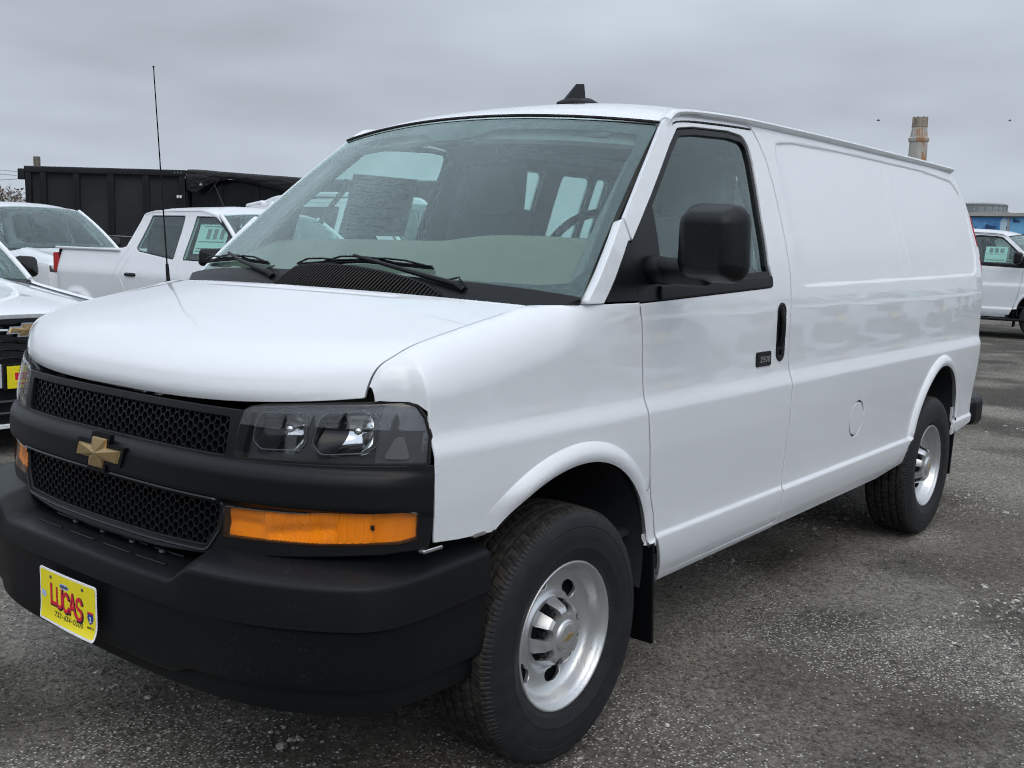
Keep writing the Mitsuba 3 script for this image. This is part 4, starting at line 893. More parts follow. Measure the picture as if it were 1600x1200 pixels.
    lampm = shapely.affinity.scale(lamp, -1, 1, origin=(0, 0))
    A('front_bumper', sheet(F.difference(gp).difference(low).difference(lamp).difference(lampm), ffn, .04, out=(0, -1, 0), lip=.03, bev=.006), WHITE)
    A('grille', sheet(gp, ffn, .05, out=(0, -1, 0), offs=-.03, lip=0), GLOSSBLACK)
    for zz in np.arange(gr[1] + .035, gr[2] - .02, .055):
        uu = np.linspace(-gr[0] * .98, gr[0] * .98, 61); wv = zz + .012 * (np.abs((np.arange(61) % 12) - 6) > 2.5)
        A('grille_bar', tube(ffn(np.stack([uu, wv], 1)) + [0, .012, 0], .008, 5), PLASTIC, 'grille')
    A('lower_grille', sheet(low, ffn, .08, out=(0, -1, 0), offs=-.02, lip=0), PLASTIC)
    for zz in (.30, .38): A('lower_bar', tube(ffn(np.stack([np.linspace(-.8, .8, 21), np.full(21, zz)], 1)), .012, 5), GLOSSBLACK, 'lower_grille')
    for L in (lamp, lampm): A('headlight', sheet(L, ffn, .03, out=(0, -1, 0), offs=.004, lip=.02, bev=.003), GREYDK)
    zm = gr[2] - .08
    A('grille_trim', tube(ffn(np.stack([np.linspace(-gr[0] * 1.05, gr[0] * 1.05, 31), np.full(31, zm)], 1)) - [0, .004, 0], .012, 8), CHROME, 'grille')
    bo2 = bowtie(.235, .078, 0, None, 0, 0); yb = float(ffn(np.array([[0.0, zm]]))[0, 1]) - .01
    A('emblem_rim', emblem(bo2, 0, zm, yb, .012, .009), CHROME, 'grille', smooth=False); A('emblem', faceted(bo2, 0, zm, yb - .0125, .010), GOLD, 'grille', smooth=False)
    zp = gr[1] - .08; yp = float(ffn(np.array([[0.0, zp]]))[0, 1])
    kq = A('licence_plate', bx((0, yp - .035, zp), (.305, .004, .152)), YELLOW)
    A('plate_holder', bx((0, yp - .012, zp), (.345, .034, .185), .006), PLASTIC, 'licence_plate')
    A('plate_print', cat(bx((0, yp - .0377, zp + .005), (.20, .001, .05)), bx((0, yp - .0377, zp - .047), (.18, .001, .013))), PRED, 'licence_plate')
    # mirrors
    mz, my = s['mirror']; mx = float(sx(np.array([my]), np.array([mz]))[0])
    e_ = s.get('mirror_w', 0)
    A('mirror', cat(hull([((mx + .12, my, mz - .03), .055), ((mx + .23 + e_, my + .02, mz - .02), .045), ((mx + .22 + e_, my + .02, mz + .07), .045), ((mx + .11, my, mz + .07), .05), ((mx + .16 + e_ / 2, my - .07, mz + .01), .03)]), hull([((mx - .02, my, mz - .05), .03), ((mx + .1, my, mz - .05), .03)])), GRAIN, both=True)
    # tail, floor, seats
    A('tail_panel', bx((0, yt - .10, .75), (2 * hw - .35, .10, .70), .04), WHITE)
    A('underbody', bx((0, (yn + yt) / 2 + .1, .42), (2 * hw - .45, yt - yn - .9, .30)), DARK)
    A('floor', bx((0, (yc + ty) / 2, .62), (2 * hw - .25, ty - yc - .3, .04)), DARK)
    for q in (1, -1): A('seat', cat(bx((.40 * q, yc + 1.25, 1.0), (.5, .16, .62), .05, trimesh.transformations.rotation_matrix(-.2, (1, 0, 0))), bx((.40 * q, yc + 1.35, 1.36), (.26, .1, .18), .04)), SEATC)
    A('dashboard', bx((0, yc + .22, zc - .06), (2 * hw - .3, .5, .12), .04), SEATC)
    for yy in (0, s['wb']):
        for q in (1, -1):
            M = to @ T().translate([q * (hw - .125), yy, .35]) @ T().rotate([0, 0, 1], 0 if q > 0 else 180)
            kk = f'{key}__wheel'; k0 = kk; n = 1
            while any(z_.startswith(k0 + '__') for z_ in scene): k0 = f'{kk}_{n:03d}'; n += 1
            for nm, d in (('tyre', STD), ('rim', SRD), ('spokes', SSD)): scene[f'{k0}__{nm}'] = {**d, 'to_world': M}
    for a_ in ar:
        c = spl([(x, z) for x, z in np.asarray(a_.exterior.coords) if z > .30][::1], 30) if False else np.array([(a_.centroid.x + .40 * math.cos(t), .36 + .40 * math.sin(t)) for t in np.linspace(0, math.pi, 25)])
        n = len(c); v = np.vstack([np.stack([np.full(n, x), c[:, 0], c[:, 1]], 1) for x in (hw - .42, hw - .03)]); i_ = np.arange(n - 1)
        A('wheel_liner', cat(trimesh.Trimesh(v, np.vstack([np.stack([i_, i_ + 1, i_ + n + 1], 1), np.stack([i_, i_ + n + 1, i_ + n], 1)]), process=False), bx((hw - .43, a_.centroid.x, .5), (.01, .8, .6))), DARK, both=True)
    return A, sfn, sx, rfn

SUV = dict(nose=-.93, tail=4.05, hw=.93, sill=.26, wb=2.86, belt=1.12, tumble=.30, cowl=(.70, 1.135), head=(1.45, 1.68), roof=[(1.43, 1.69), (1.9, 1.745), (2.7, 1.74), (3.6, 1.69), (3.85, 1.65)],
           hood=[(-.95, .935), (-.85, .965), (-.6, 1.0), (-.1, 1.045), (.80, 1.145)], rear=[(4.05, .60), (4.03, 1.0), (3.93, 1.25), (3.86, 1.60)],
           windows=[[(1.05, 1.17), (1.92, 1.18), (1.90, 1.65), (1.60, 1.65)], [(2.00, 1.18), (2.92, 1.19), (2.90, 1.65), (1.99, 1.655)], [(3.00, 1.20), (3.65, 1.25), (3.50, 1.60), (2.99, 1.645)]],
           cuts=[[(1.96, 1.18), (1.94, .40)], [(2.96, 1.19), (2.80, .85), (2.50, .6)], [(.96, 1.12), (.90, .40)]], grille=(.62, .63, .945), mirror=(1.20, 1.10))
# near SUV at the left edge, nose towards the lane
def shift(s, **k): q = dict(s); q.update(k); return q
# near SUV at the left edge, nose towards the lane
K = 'parked_suv'
A, sfn, sx, rfn = car(K, rot90(-5.23, 1.04), SUV)
lab(K, 'white SUV with gold emblem and yellow plate, at the left edge beside the van', 'car', 'white vehicles parked in rows behind the van')
SC = T().scale([1.12, 1.12, 1.12])
K = 'parked_suv_001'
car(K, rot90(-12.0, 5.85) @ SC, SUV)
lab(K, 'white SUV farthest left, in front of the black container, partly hidden by the pickup bed', 'car', 'white vehicles parked in rows behind the van')
K = 'parked_suv_002'
A, sfn, sx, rfn = car(K, rot90(-6.05, 8.25) @ T().scale([1.12, 1.12, 1.205]), SUV)
for q in (1, -1):
    rl = [rfn(np.array([[q * .86, y]]))[0] + [0, 0, h] for y, h in ((1.75, .0), (1.9, .055), (2.6, .07), (3.3, .06), (3.5, .035), (3.66, -.01))]
    A('roof_rail', tube(spl(rl, 30), .026, 8), WHITE)
A('roof_spoiler', hull([((x, 3.92, 1.665), .03) for x in (-.62, .62)] + [((x, 3.55, 1.70), .03) for x in (-.68, .68)]), WHITE)
A('brake_lamp', bx((-.3, 3.86, 1.702), (.16, .07, .02), .008), PLASTIC, 'roof_spoiler')
lab(K, 'white SUV with white roof rails, mostly hidden behind the pickup cab', 'car', 'white vehicles parked in rows behind the van')

PICKUP = dict(nose=-.95, tail=4.28, hw=.94, sill=.42, wb=3.60, belt=1.22, tumble=.30, cowl=(.28, 1.19), head=(1.02, 1.765), roof=[(1.0, 1.775), (1.4, 1.845), (2.2, 1.835), (2.43, 1.80)], cabtail=2.5,
              hood=[(-.97, 1.00), (-.88, 1.06), (-.6, 1.10), (-.2, 1.14), (.35, 1.20)], rear=[(4.28, .62), (4.28, 1.31), (4.22, 1.34), (2.73, 1.365), (2.64, 1.385), (2.56, 1.55), (2.45, 1.76)],
              windows=[[(.44, 1.25), (1.47, 1.255), (1.42, 1.755), (1.06, 1.75), (.85, 1.63), (.50, 1.41)], [(1.63, 1.255), (1.62, 1.76), (2.28, 1.76), (2.43, 1.37), (2.36, 1.33)]],
              cuts=[[(1.55, 1.78), (1.54, .50)], [(2.56, 1.38), (2.72, 1.20), (2.82, .95), (2.82, .46)], [(2.50, 1.30), (2.66, 1.05), (2.50, .80)], [(.42, 1.2), (.42, .5)]], grille=(.66, .66, 1.0), mirror=(1.29, .60), flare=.035, flare_w=.05, mirror_w=.10)
K = 'pickup_truck'
A, sfn, sx, rfn = car(K, rot90(-5.95, 5.24), PICKUP, sides=GLASS)
lab(K, 'white crew cab pickup seen side on, with a price sheet in its front window', 'pickup truck', 'white vehicles parked in rows behind the van')
for q in (1, -1):
    g = lambda m: m if q > 0 else mirror(m)
    A('door_handle', g(hull([((.945, y, 1.065), .021) for y in (2.33, 2.50)])), GRAIN)
    A('tail_lamp', g(bx((.815, 4.245, 1.16), (.12, .10, .24), .012)), RED)
    A('bed_rail', g(bx((.845, 3.47, 1.345), (.10, 1.46, .03), .012)), WHITE)
    A('bed_wall', g(bx((.82, 3.45, 1.05), (.04, 1.5, .55))), DARK)
A('cab_back', bx((0, 2.50, 1.15), (1.3, .04, .9)), CARGLASS)
A('bed_floor', bx((0, 3.5, .85), (1.6, 1.5, .05)), DARK)
A('tailgate', bx((0, 4.25, 1.08), (1.56, .06, .52), .015), WHITE)
A('rear_bumper', bx((0, 4.36, .62), (1.75, .16, .20), .03), GRAIN)
A('roof_antenna', tube([(-.35, 1.42, 1.86), (-.35, 1.60, 2.12)], [.008, .004], 6), PLASTIC)
A('interior_back', bx((0, 2.40, 1.15), (1.35, .03, 1.0)), DARK)
def stp(p): q = sfn(p); return np.stack([-(q[:, 0] - .025), q[:, 1], q[:, 2]], 1)
PSHEET = P('price_sheet', (.62, .78, .73), .8)
A('price_sheet', sheet(sbox(.80, 1.335, 1.335, 1.66), stp, .1, out=(-1, 0, 0), lip=0), PSHEET)
A('sheet_print', catn([sheet(sbox(.83, z, 1.30, z + .012), stp, .2, out=(-1, 0, 0), offs=.003, lip=0) for z in (1.36, 1.39, 1.465)] + [sheet(sbox(x, 1.50, x + .07, 1.61), stp, .2, out=(-1, 0, 0), offs=.003, lip=0) for x in (.86, .98, 1.10)] + [sheet(sbox(.85, 1.632, 1.25, 1.642), stp, .2, out=(-1, 0, 0), offs=.003, lip=0)]), PAPERINK, 'price_sheet')

# the passenger van behind on the right: the same body turned a quarter, seen on its passenger's side
K = 'passenger_van'
M = rot90(-1.78, 20.40)
SKIP = ('grille_mesh', 'vent_slat', 'licence_plate', 'wiper', 'window_sticker', 'step_pad', 'mast_antenna', 'emblem', 'defrost', 'sun_visor', 'grab_handle', 'inner_mirror', 'bumper_bracket', 'steering', 'roof_antenna', 'marker', 'badge')
for k in [k for k in scene if k.startswith(VAN + '__')]:
    if any(q in k for q in SKIP): continue
    d = scene[k]
    if k.endswith('__tread'): d = {**TYRECOARSE[0], 'to_world': d['to_world']}
    if k.endswith('__tyre_wall'): d = {**TYRECOARSE[1], 'to_world': d['to_world']}
    scene[K + k[len(VAN):]] = {**d, 'to_world': (M @ d['to_world']) if 'to_world' in d else M}
def B(name, geo, bs, parent='', **k): return put(f'{K}__{parent}__{name}' if parent else f'{K}__{name}', geo, bs, to=M, **k)
B('mirror', mirror(hd), GRAIN); B('mirror_arm', mirror(arm), GRAIN, 'mirror')
B('running_board', cat(bx((-1.0, 1.25, .36), (.20, 2.0, .05), .015), *[bx((-.93, y, .41), (.16, .05, .08)) for y in (.6, 1.2, 1.9)]), GRAIN)
B('price_sheet', sheet(sbox(.72, 1.46, 1.12, 1.76), stfn, .1, out=(-1, 0, 0), lip=0), PSHEET)
B('sheet_print', catn([sheet(sbox(.74, 1.61, 1.10, 1.618), stfn, .3, out=(-1, 0, 0), offs=.003, lip=0)] + [sheet(sbox(x, 1.64, x + .07, 1.73), stfn, .3, out=(-1, 0, 0), offs=.003, lip=0) for x in (.78, .88, .98)] + [sheet(sbox(.76, 1.49, 1.08, 1.51), stfn, .3, out=(-1, 0, 0), offs=.003, lip=0)]), PAPERINK, 'price_sheet')
lab(K, 'white passenger van with dark running board, parked behind on the right', 'van', 'white vehicles parked in rows behind the van')

# ------------------------------------------------------------------ black steel container and tarped trailer beyond the cars
def _blk(p, n, uv):
    return mi.Color3f(.011, .012, .014) * (.7 + .7 * fbm(p.x * 2, p.y * 2, p.z * 3, 4))
BLACKPAINT = P('black_paint', proc(_blk), .18, specular=.5)
BLACKWALL = P('black_wall', proc(lambda p, n, uv: mi.Color3f(.030, .031, .035) * (.7 + .7 * fbm(p.x * .9 + p.y * .7, p.z * 1.5, 0.0, 4))), .07, specular=.5)
def _tarp(p, n, uv): return fbm(p.x * 9, p.y * 9, p.z * 14, 4)
scene['tarp'] = {'type': 'twosided', 'bsdf': {'type': 'bumpmap', 'b': proc(_tarp), 'scale': .05, 'bsdf': {'type': 'principled', 'base_color': {'type': 'rgb', 'value': [.012, .012, .014]}, 'roughness': .6, 'specular': .3}}}
UX = np.array([.787, .617, 0]); NX = np.array([.617, -.787, 0]); OG = np.array([-22.4, 10.15, 0])
ML = np.eye(4); ML[:3, 0] = UX; ML[:3, 1] = -NX; ML[:3, 2] = [0, 0, 1]; ML[:3, 3] = OG
MC = T(ML.tolist())
K = 'steel_container'
lab(K, 'black ribbed steel container standing behind the white cars on the left', 'container')
def Cc(name, geo, bs, parent='', **k): return put(f'{K}__{parent}__{name}' if parent else f'{K}__{name}', geo, bs, to=MC, **k)
Cc('wall', bx((1.93, 1.25, 1.85), (3.86, 2.4, 2.3)), BLACKWALL)
for x in (.06, .42, 1.22, 2.05, 2.90, 3.78): Cc('rib', bx((x, .0, 1.85), (.14, .12, 2.3), .012), BLACKPAINT)
Cc('top_rail', bx((1.93, .0, 3.02), (3.90, .16, .15), .02), BLACKPAINT)
Cc('base_rail', bx((1.93, .05, .62), (3.90, .16, .18), .02), BLACKPAINT)
Cc('grab_rail', tube([(1.5, -.09, 1.50), (2.0, -.10, 1.48), (3.9, -.10, 1.46)], .012, 6), STEEL)
Cc('end_post', bx((-.10, .02, 2.9), (.16, .18, .26), .02), BLACKPAINT)
for q in (0, .07): Cc('marker_light', bx((3.68 + q, -.075, 2.46), (.045, .03, .07), .008), PWHITE)
for q in (0, .08, .16): Cc('latch', bx((3.62 + q, -.09, 3.02), (.03, .04, .04), .008), STEEL)
for x in (.4, 3.4):
    for q in (.3, 2.2): Cc('skid', tube([(x, q - .12, .19), (x, q + .12, .19)], .19, 16), STEEL)
Cc('subframe', bx((1.9, 1.25, .48), (3.7, 1.0, .25)), BLACKPAINT)
K = 'tarped_trailer'
lab(K, 'black trailer under a sagging black tarp, right of the ribbed container', 'trailer')
Cc('wall', bx((6.9, 1.4, 1.86), (6.0, 2.2, 2.1)), BLACKPAINT)
for x in (4.6, 5.5, 6.4, 7.3, 8.2, 9.1): Cc('rib', bx((x, .27, 1.75), (.12, .12, 2.1), .012), BLACKPAINT)
tx_ = np.linspace(0, 1, 60); XX, QQ = np.meshgrid(tx_, np.linspace(0, 1, 26), indexing='ij')
lx = 3.92 + 6.1 * XX; topz = 3.10 - .10 * XX - .09 * np.sin(XX * np.pi * .95) ** 1.5
drop = (.20 + .30 * np.exp(-((XX - .02) / .05) ** 2) - .07 * np.exp(-((XX - .16) / .06) ** 2) + .22 * XX + .05 * np.sin(XX * 19))
yy_ = np.where(QQ < .5, 1.4 - QQ * 2 * 1.52, -.12 - .03 * np.sin((QQ - .5) * 6.28 * 1.2)); zz_ = np.where(QQ < .5, topz + .05 * np.sin(QQ * 2 * np.pi), topz - (QQ - .5) * 2 * drop)
wrk = .035 * (meshkit.fbm(np.stack([lx * 2.2, yy_ * 3, zz_ * 4], -1), 4, 2) - .5); yy_ = yy_ + wrk; zz_ = zz_ + wrk
i, j = np.meshgrid(np.arange(59), np.arange(25), indexing='ij'); a = i * 26 + j
Cc('tarp_cover', (np.stack([lx, yy_, zz_], -1).reshape(-1, 3), np.vstack([np.stack([a, a + 1, a + 27], -1).reshape(-1, 3), np.stack([a, a + 27, a + 26], -1).reshape(-1, 3)])), 'tarp', smooth=True)
Cc('tarp_strap', tube([(4.75, -.16, 2.95), (4.50, -.17, 2.62), (4.42, -.17, 2.55)], .012, 6), SEAL)
Cc('tarp_buckle', trimesh.creation.icosphere(2, .05).apply_translation([4.28, -.2, 2.74]), STEEL)
Cc('lower_rail', bx((5.3, .20, 2.12), (2.3, .05, .10), .01), GREYMID)
for x in (6.2, 7.4, 8.8): 
    for q in (.45, 2.3): Cc('wheel', lathe([(-.14, .2), (-.15, .42), (-.1, .5), (.1, .5), (.15, .42), (.14, .2), (.05, 0)], 'y', 32).apply_translation([x, q, .5]), RUBBER)

# fence, scrub and wire at the far left
WOOD = P('weathered_wood', proc(lambda p, n, uv: mix((.10, .09, .075), (.20, .18, .15), noise(p.x * 20, p.y * 20, p.z * 2))), .9)
TWIG = P('bare_twig', (.085, .070, .058), .9)
LEAFD = P('dry_leaf', (.16, .13, .09), .9)
GALV = P('galvanised_wire', (.30, .31, .32), .5, metallic=.6)
tube_fast = tube
MF = np.eye(4); MF[:3, 0] = UX; MF[:3, 1] = -NX; MF[:3, 3] = [-30.6, 10.1, 0]; MFT = T(MF.tolist())
K = 'wire_fence'
lab(K, 'wire mesh fence with loose barbed strands at the far left, behind the cars', 'fence')
def Fn(name, geo, bs, **k): return put(f'{K}__{name}', geo, bs, to=MFT, **k)
msh = []
for c in np.arange(-3.5, 4.6, .16):
    msh += [tube([(c, 0, .05), (c + 2.6, 0, 2.65)], .006, 3), tube([(c + 2.6, 0, .05), (c, 0, 2.65)], .006, 3)]
k_ = Fn('wire_mesh', cat(*msh), GALV, smooth=False); labels[k_] = {'kind': 'stuff'}
for x in (-3.4, -.6, 2.2, 4.6): Fn('fence_post', tube([(x, 0, 0), (x, 0, 2.75), (x + .0, -.3, 3.05)], .035, 8), GALV)
r2 = np.random.default_rng(5)
for z0, z1, sg in ((2.75, 3.02, .35), (2.9, 3.1, -.2), (3.0, 3.16, .25)):
    xs_ = np.linspace(-3.4, 4.7, 40); Fn('barbed_strand', tube(np.stack([xs_, -.2 + .1 * np.sin(xs_ * 2), z0 + (z1 - z0) * (xs_ + 3.4) / 8 + sg * .5 * np.sin((xs_ + 3.4) * 1.2)], 1), .008, 4), GALV)
K = 'bare_shrub'
lab(K, 'leafless brown shrub tangled along the wire fence at the far left', 'shrub')
def twigs(seed, base, hgt, n, spread):
    r = np.random.default_rng(seed); ms = []
    def grow(p, d, L, rad, lev):
        q = [p]; 
        for _ in range(4):
            d = d + r.normal(0, .22, 3); d[2] = abs(d[2]) * .9 + .1; d /= np.linalg.norm(d); p = p + d * L / 4; q.append(p)
        ms.append(tube(q, np.linspace(rad, rad * .5, 5), 4))
        if lev < 3:
            for _ in range(3 if lev < 2 else 4): grow(q[r.integers(2, 5)], d + r.normal(0, .6, 3), L * .62, rad * .55, lev + 1)
    for _ in range(n): grow(np.array(base) + [r.uniform(-spread, spread), r.uniform(-.4, .4), 0], np.array([r.normal(0, .35), r.normal(0, .3), 1.0]), hgt * .55, .028, 0)
    return cat(*ms), r
tm, r = twigs(3, (3.5, .7, 0), 3.3, 15, 1.5)
put(f'{K}__branches', tm, TWIG, to=MFT, smooth=False)
cen = tm.vertices[r.integers(0, len(tm.vertices), 2600)]; lv, lf = [], []
for i, c in enumerate(cen):
    a_, b_ = r.normal(0, 1, 3), r.normal(0, 1, 3); a_ *= .055 / np.linalg.norm(a_); b_ *= .04 / np.linalg.norm(b_); lv += [c - a_, c + b_, c + a_, c - b_]; lf += [[4 * i, 4 * i + 1, 4 * i + 2], [4 * i, 4 * i + 2, 4 * i + 3]]
kk = put(f'{K}__dry_leaves', trimesh.Trimesh(lv, lf, process=False), LEAFD, to=MFT, smooth=False); labels[kk] = {'kind': 'stuff'}
K = 'wooden_post'; lab(K, 'short weathered wooden post rising just above the left end of the container', 'post')
put(K, tube([(-22.75, 10.6, 0), (-22.74, 10.6, 3.36)], .085, 8), WOOD, smooth=30)

# far building with a blue painted band, round tank on it, and the smokestack
CONC = P('pale_concrete', proc(lambda p, n, uv: mix((.30, .295, .285), (.40, .39, .37), fbm(p.x * .6, p.y * .6, p.z * 2, 4))), .85)
def _mural(p, n, uv):
    a = fbm(p.x * .55, p.z * .8, 0.0, 4); b = noise(p.x * 1.3 + 4, p.z * 1.1, 0.0); c = noise(p.x * 2.3, p.z * 1.9 + 9, 0.0)
    col = mix((.05, .20, .48), (.16, .42, .66), smoothstep(.3, .7, a)); col = mix(col, (.55, .68, .74), smoothstep(.66, .8, b) * .8); return mix(col, (.02, .06, .16), smoothstep(.70, .80, c))
MURAL = P('painted_mural', proc(_mural), .6)
K = 'far_building'; lab(K, 'low pale building with a blue mural band, behind the passenger van on the right', 'building')
put(f'{K}__wall', bx((-4, 101, 2.6), (44, 12, 5.2)), CONC); put(f'{K}__roof_edge', bx((-4, 100.9, 5.30), (44.8, 12.8, .28)), CONC)
put(f'{K}__mural', bx((-4, 94.97, 4.38), (43.6, .10, 1.42)), MURAL); put(f'{K}__band', bx((-4, 94.9, 3.45), (44, .25, .30)), GREYMID)
for x in np.arange(-24, 17, 3.6): put(f'{K}__mural_joint', bx((x, 94.93, 4.38), (.16, .14, 1.42)), CONC)
for x in np.arange(-23, 16, 4.0):
    kk = put(f'{K}__window', bx((x, 94.98, 2.1), (2.2, .10, 1.3)), CARGLASS); put(f"{kk}__sill", bx((x, 94.93, 1.4), (2.4, .2, .1)), CONC)
K = 'roof_tank'; lab(K, 'round grey corrugated tank standing on the roof of the far building', 'tank')
GREYCOR = P('grey_sheet', proc(lambda p, n, uv: mix((.20, .22, .23), (.29, .31, .31), noise(p.x * 1.2, p.y * 1.2, p.z * 9))), .5, metallic=.3)
ang = np.linspace(0, 2 * np.pi, 97)[:-1]; rr = 2.6 + .03 * np.cos(ang * 48)
put(f'{K}__drum', lathe([(5.44, 0), (5.44, 2.62), (5.62, 2.62), (5.62, 2.35), (6.14, 2.35), (6.16, 2.45), (6.24, 2.45), (6.34, 2.2), (6.36, 0)], 'z', 64).apply_translation([-23.6, 97.2, 0]), GREYCOR, smooth=20)
for a_ in np.linspace(0, 2 * np.pi, 25)[:-1]: put(f'{K}__drum_stave', bx((-23.6 + 2.37 * math.cos(a_), 97.2 + 2.37 * math.sin(a_), 5.88), (.09, .09, .52)), GREYCOR)
K = 'smokestack'; lab(K, 'tall pale smokestack with rust stains and a brown top, beyond the roof of the van', 'chimney')
def _stack(p, n, uv):
    th = dr.atan2(p.y - 164.9, p.x + 51.0); base = mix((.33, .32, .30), (.44, .43, .40), fbm(th * 2, p.z * .25, 0.0, 4))
    streak = smoothstep(.48, .68, noise(th * 2.4 + 1.7, p.z * .45, 0.0)) * smoothstep(.35, .6, noise(th * 9, p.z * 1.4, 5.0))
    return mix(base, (.34, .17, .07), streak * .85)
STACK = P('stack_plaster', proc(_stack), .9); STACKTOP = P('stack_top', proc(lambda p, n, uv: mix((.17, .145, .115), (.33, .285, .23), noise(p.x * 1.6, p.y * 1.6, p.z * .5))), .9)
O = [-51.0, 164.9, 0]
put(f'{K}__shaft', lathe([(0, 1.75), (19.1, 1.33)], 'z', 40).apply_translation(O), STACK, smooth=40)
put(f'{K}__collar', lathe([(19.1, 1.33), (19.1, 1.46), (19.35, 1.52), (19.6, 1.52), (19.75, 1.36), (19.75, 1.2)], 'z', 40).apply_translation(O), STACK, smooth=20)
put(f'{K}__upper_shaft', lathe([(19.7, 1.30), (21.35, 1.10)], 'z', 40).apply_translation(O), STACK, smooth=40)
put(f'{K}__crown_ring', lathe([(21.3, 1.12), (21.3, 1.19), (21.5, 1.19), (21.5, 1.0)], 'z', 40).apply_translation(O), STACKTOP, smooth=20)
put(f'{K}__crown', lathe([(21.45, 1.04), (22.7, 1.06), (22.75, 1.02), (22.7, .9)], 'z', 40).apply_translation(O), STACKTOP, smooth=30)
for a_ in np.linspace(0, 2 * np.pi, 9)[:-1]: put(f'{K}__crown_pier', bx((O[0] + 1.05 * math.cos(a_), O[1] + 1.05 * math.sin(a_), 22.15), (.22, .22, 1.35)), STACKTOP)

# ------------------------------------------------------------------ across the lane: what the van's paint mirrors
def copy_car(src, dst, to_old, to_new):
    inv = to_new @ to_old.inverse()
    for k in [k for k in scene if k.startswith(src + '__')]:
        if any(q in k for q in ('grille_bar', 'plate_print', 'sheet', 'spokes', 'lower_bar')): continue
        scene[dst + k[len(src):]] = {**scene[k], 'to_world': inv @ scene[k]['to_world']}
spots = [(6.75, 3.2 + 2.85 * k_, ('parked_suv', 'pickup_truck', 'parked_suv')[k_ % 3]) for k_ in range(13)]
cnt = {'parked_suv': 2, 'pickup_truck': 0}; old = {'parked_suv': rot90(-5.23, 1.04), 'pickup_truck': rot90(-5.95, 5.24)}
for n_, (x, y, src) in enumerate(spots):
    cnt[src] += 1; dst = f'{src}_{cnt[src]:03d}'
    copy_car(src, dst, old[src], T().translate([x, y, 0]) @ T().rotate([0, 0, 1], -90 + 6 * ((n_ % 3) - 1)))
    lab(dst, f'white {"SUV" if src == "parked_suv" else "pickup"} across the lane, {"first second third fourth fifth sixth seventh eighth ninth tenth eleventh twelfth thirteenth".split()[n_]} of the row mirrored in the van side', 'car' if src == 'parked_suv' else 'pickup truck', 'facing row of cars mirrored in the van')
NEEDLE = P('fir_needles', (.020, .032, .018), .9); BARK = P('bark', (.07, .055, .045), .95)
def fir(seed, hgt):
    r = np.random.default_rng(seed); v, f = [], []
    for z in np.linspace(.10, .985, int(hgt * 5)):
        R = (1 - z) ** .85 * hgt * .23 * r.uniform(.75, 1.15)
        for a_ in r.uniform(0, 6.283, 9):
            c, s_ = math.cos(a_), math.sin(a_); L = R * r.uniform(.7, 1.15)
            for t0, t1 in ((.05, .45), (.35, .75), (.65, 1.05)):
                w = .30 * hgt / 12 * (1.15 - t0); dz0, dz1 = -.28 * t0 * L, -.28 * t1 * L
                k = len(v); v += [(c * L * t0 - s_ * w, s_ * L * t0 + c * w, z * hgt + dz0 - .1), (c * L * t0 + s_ * w, s_ * L * t0 - c * w, z * hgt + dz0 - .1), (c * L * t1, s_ * L * t1, z * hgt + dz1), (c * L * t0, s_ * L * t0, z * hgt + dz0 + .12)]
                f += [[k, k + 2, k + 3], [k + 3, k + 2, k + 1], [k, k + 1, k + 2]]
    return trimesh.Trimesh(v, f, process=False)
FIRS = [fir(1, 13), fir(2, 11), fir(3, 15)]; FD = [mikit.ply(m_, NEEDLE, smooth=False) for m_ in FIRS]; TD = mikit.ply(tube([(0, 0, 0), (0, 0, 6), (0, 0, 12.5)], [.22, .14, .03], 8), BARK)
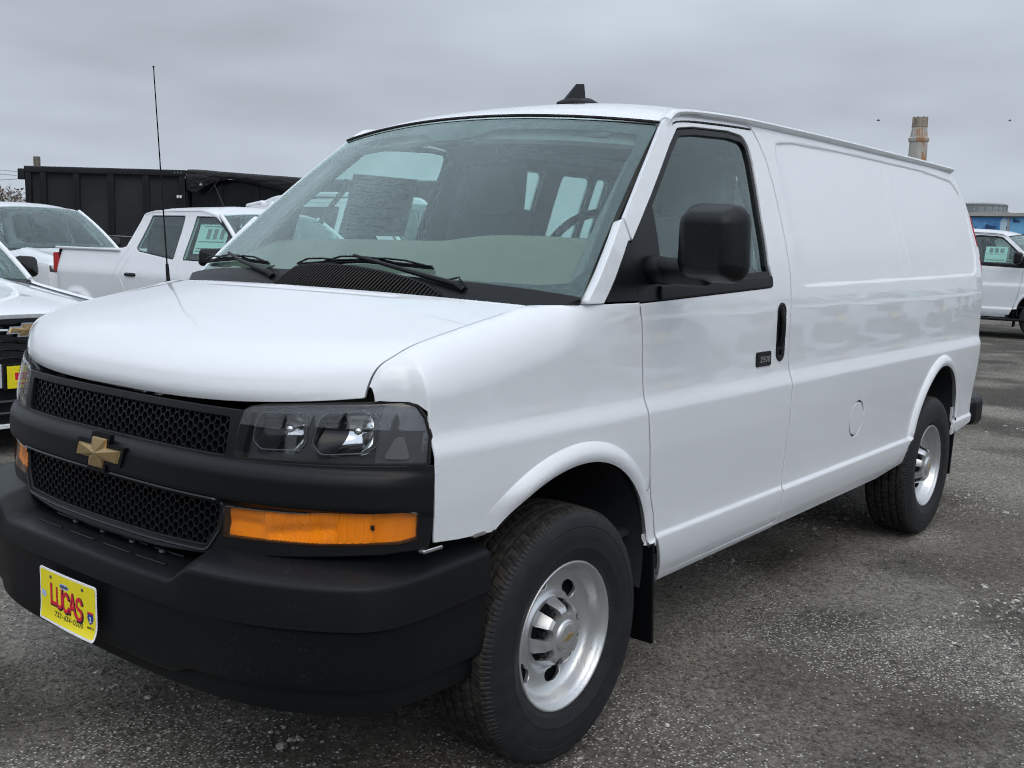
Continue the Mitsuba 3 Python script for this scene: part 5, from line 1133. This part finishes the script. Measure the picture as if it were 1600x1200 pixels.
for n_, (x, y) in enumerate([(24, -30), (31, -24), (12, -38), (3, -42), (-6, -40), (38, -12), (44, -2), (20, -40), (46, 22)]):
    K = 'fir_tree' if n_ == 0 else f'fir_tree_{n_:03d}'
    M = T().translate([x, y, 0]) @ T().rotate([0, 0, 1], n_ * 47)
    scene[f'{K}__crown'] = {**FD[n_ % 3], 'to_world': M}; scene[f'{K}__trunk'] = {**TD, 'to_world': M}
    lab(K, f'dark fir tree across the lot, {"first second third fourth fifth sixth seventh eighth ninth".split()[n_]} of those mirrored in the van', 'tree', 'fir trees mirrored in the van')
BT_, _r_ = twigs(11, (0, 0, 0), 12.0, 3, .3)
BTD_ = mikit.ply(BT_, TWIG, smooth=False)
for n_, (x, y) in enumerate([(10.5, 49), (15, 58)]):
    K = 'bare_tree' if n_ == 0 else f'bare_tree_{n_:03d}'
    scene[f'{K}__branches'] = {**BTD_, 'to_world': T().translate([x, y, 0]) @ T().scale([1, 1, 1]) @ T().rotate([0, 0, 1], 80 * n_)}
    lab(K, f'{"nearer" if n_ == 0 else "farther"} leafless tree mirrored in the upper side of the van', 'tree', 'bare trees mirrored in the van')

# unseen sheds, added behind the camera to darken the van's front and its reflections
SHED = P('shed_wall', (.10, .10, .105), .8)
for n_, (x, y, w, d, h) in enumerate([(22, -46, 46, 14, 7.5), (-24, -44, 36, 12, 6.0)]):
    K = 'storage_shed' if n_ == 0 else f'storage_shed_{n_:03d}'
    lab(K, f'{"taller" if n_ == 0 else "lower"} grey shed added unseen behind the camera to darken the van front', 'building')
    put(f'{K}__wall', bx((x, y, h / 2), (w, d, h)), SHED); put(f'{K}__roof', bx((x, y, h + .15), (w + .8, d + .8, .3)), SHED)
    for i_ in range(5): put(f'{K}__door', bx((x - w * .4 + i_ * w * .2, y + d / 2 + .03, 2.0), (4.0, .08, 4.0)), GREYMID)

BIRDC = P('bird_feathers', (.13, .12, .11), .9)
for n_, (px_, lbl_) in enumerate([((-13.8, 43.4, 7.31), 'small dark bird in the sky left of the smokestack'), ((-10.7, 52.5, 8.13), 'small dark bird in the sky right of the smokestack')]):
    K = 'bird' if n_ == 0 else f'bird_{n_:03d}'; lab(K, lbl_, 'bird', 'birds in the sky')
    c = np.array(px_)
    put(f'{K}__body', hull([(c, .028), (c + [.05, .02, .0], .016), (c + [-.045, -.02, .01], .02)]), BIRDC)
    for q in (1, -1): put(f'{K}__wing', hull([(c + [.02, .0, .02], .015), (c + [-.02, .0, .02], .015), (c + [.01 - .02 * q, .07 * q, .05], .006)]), BIRDC)
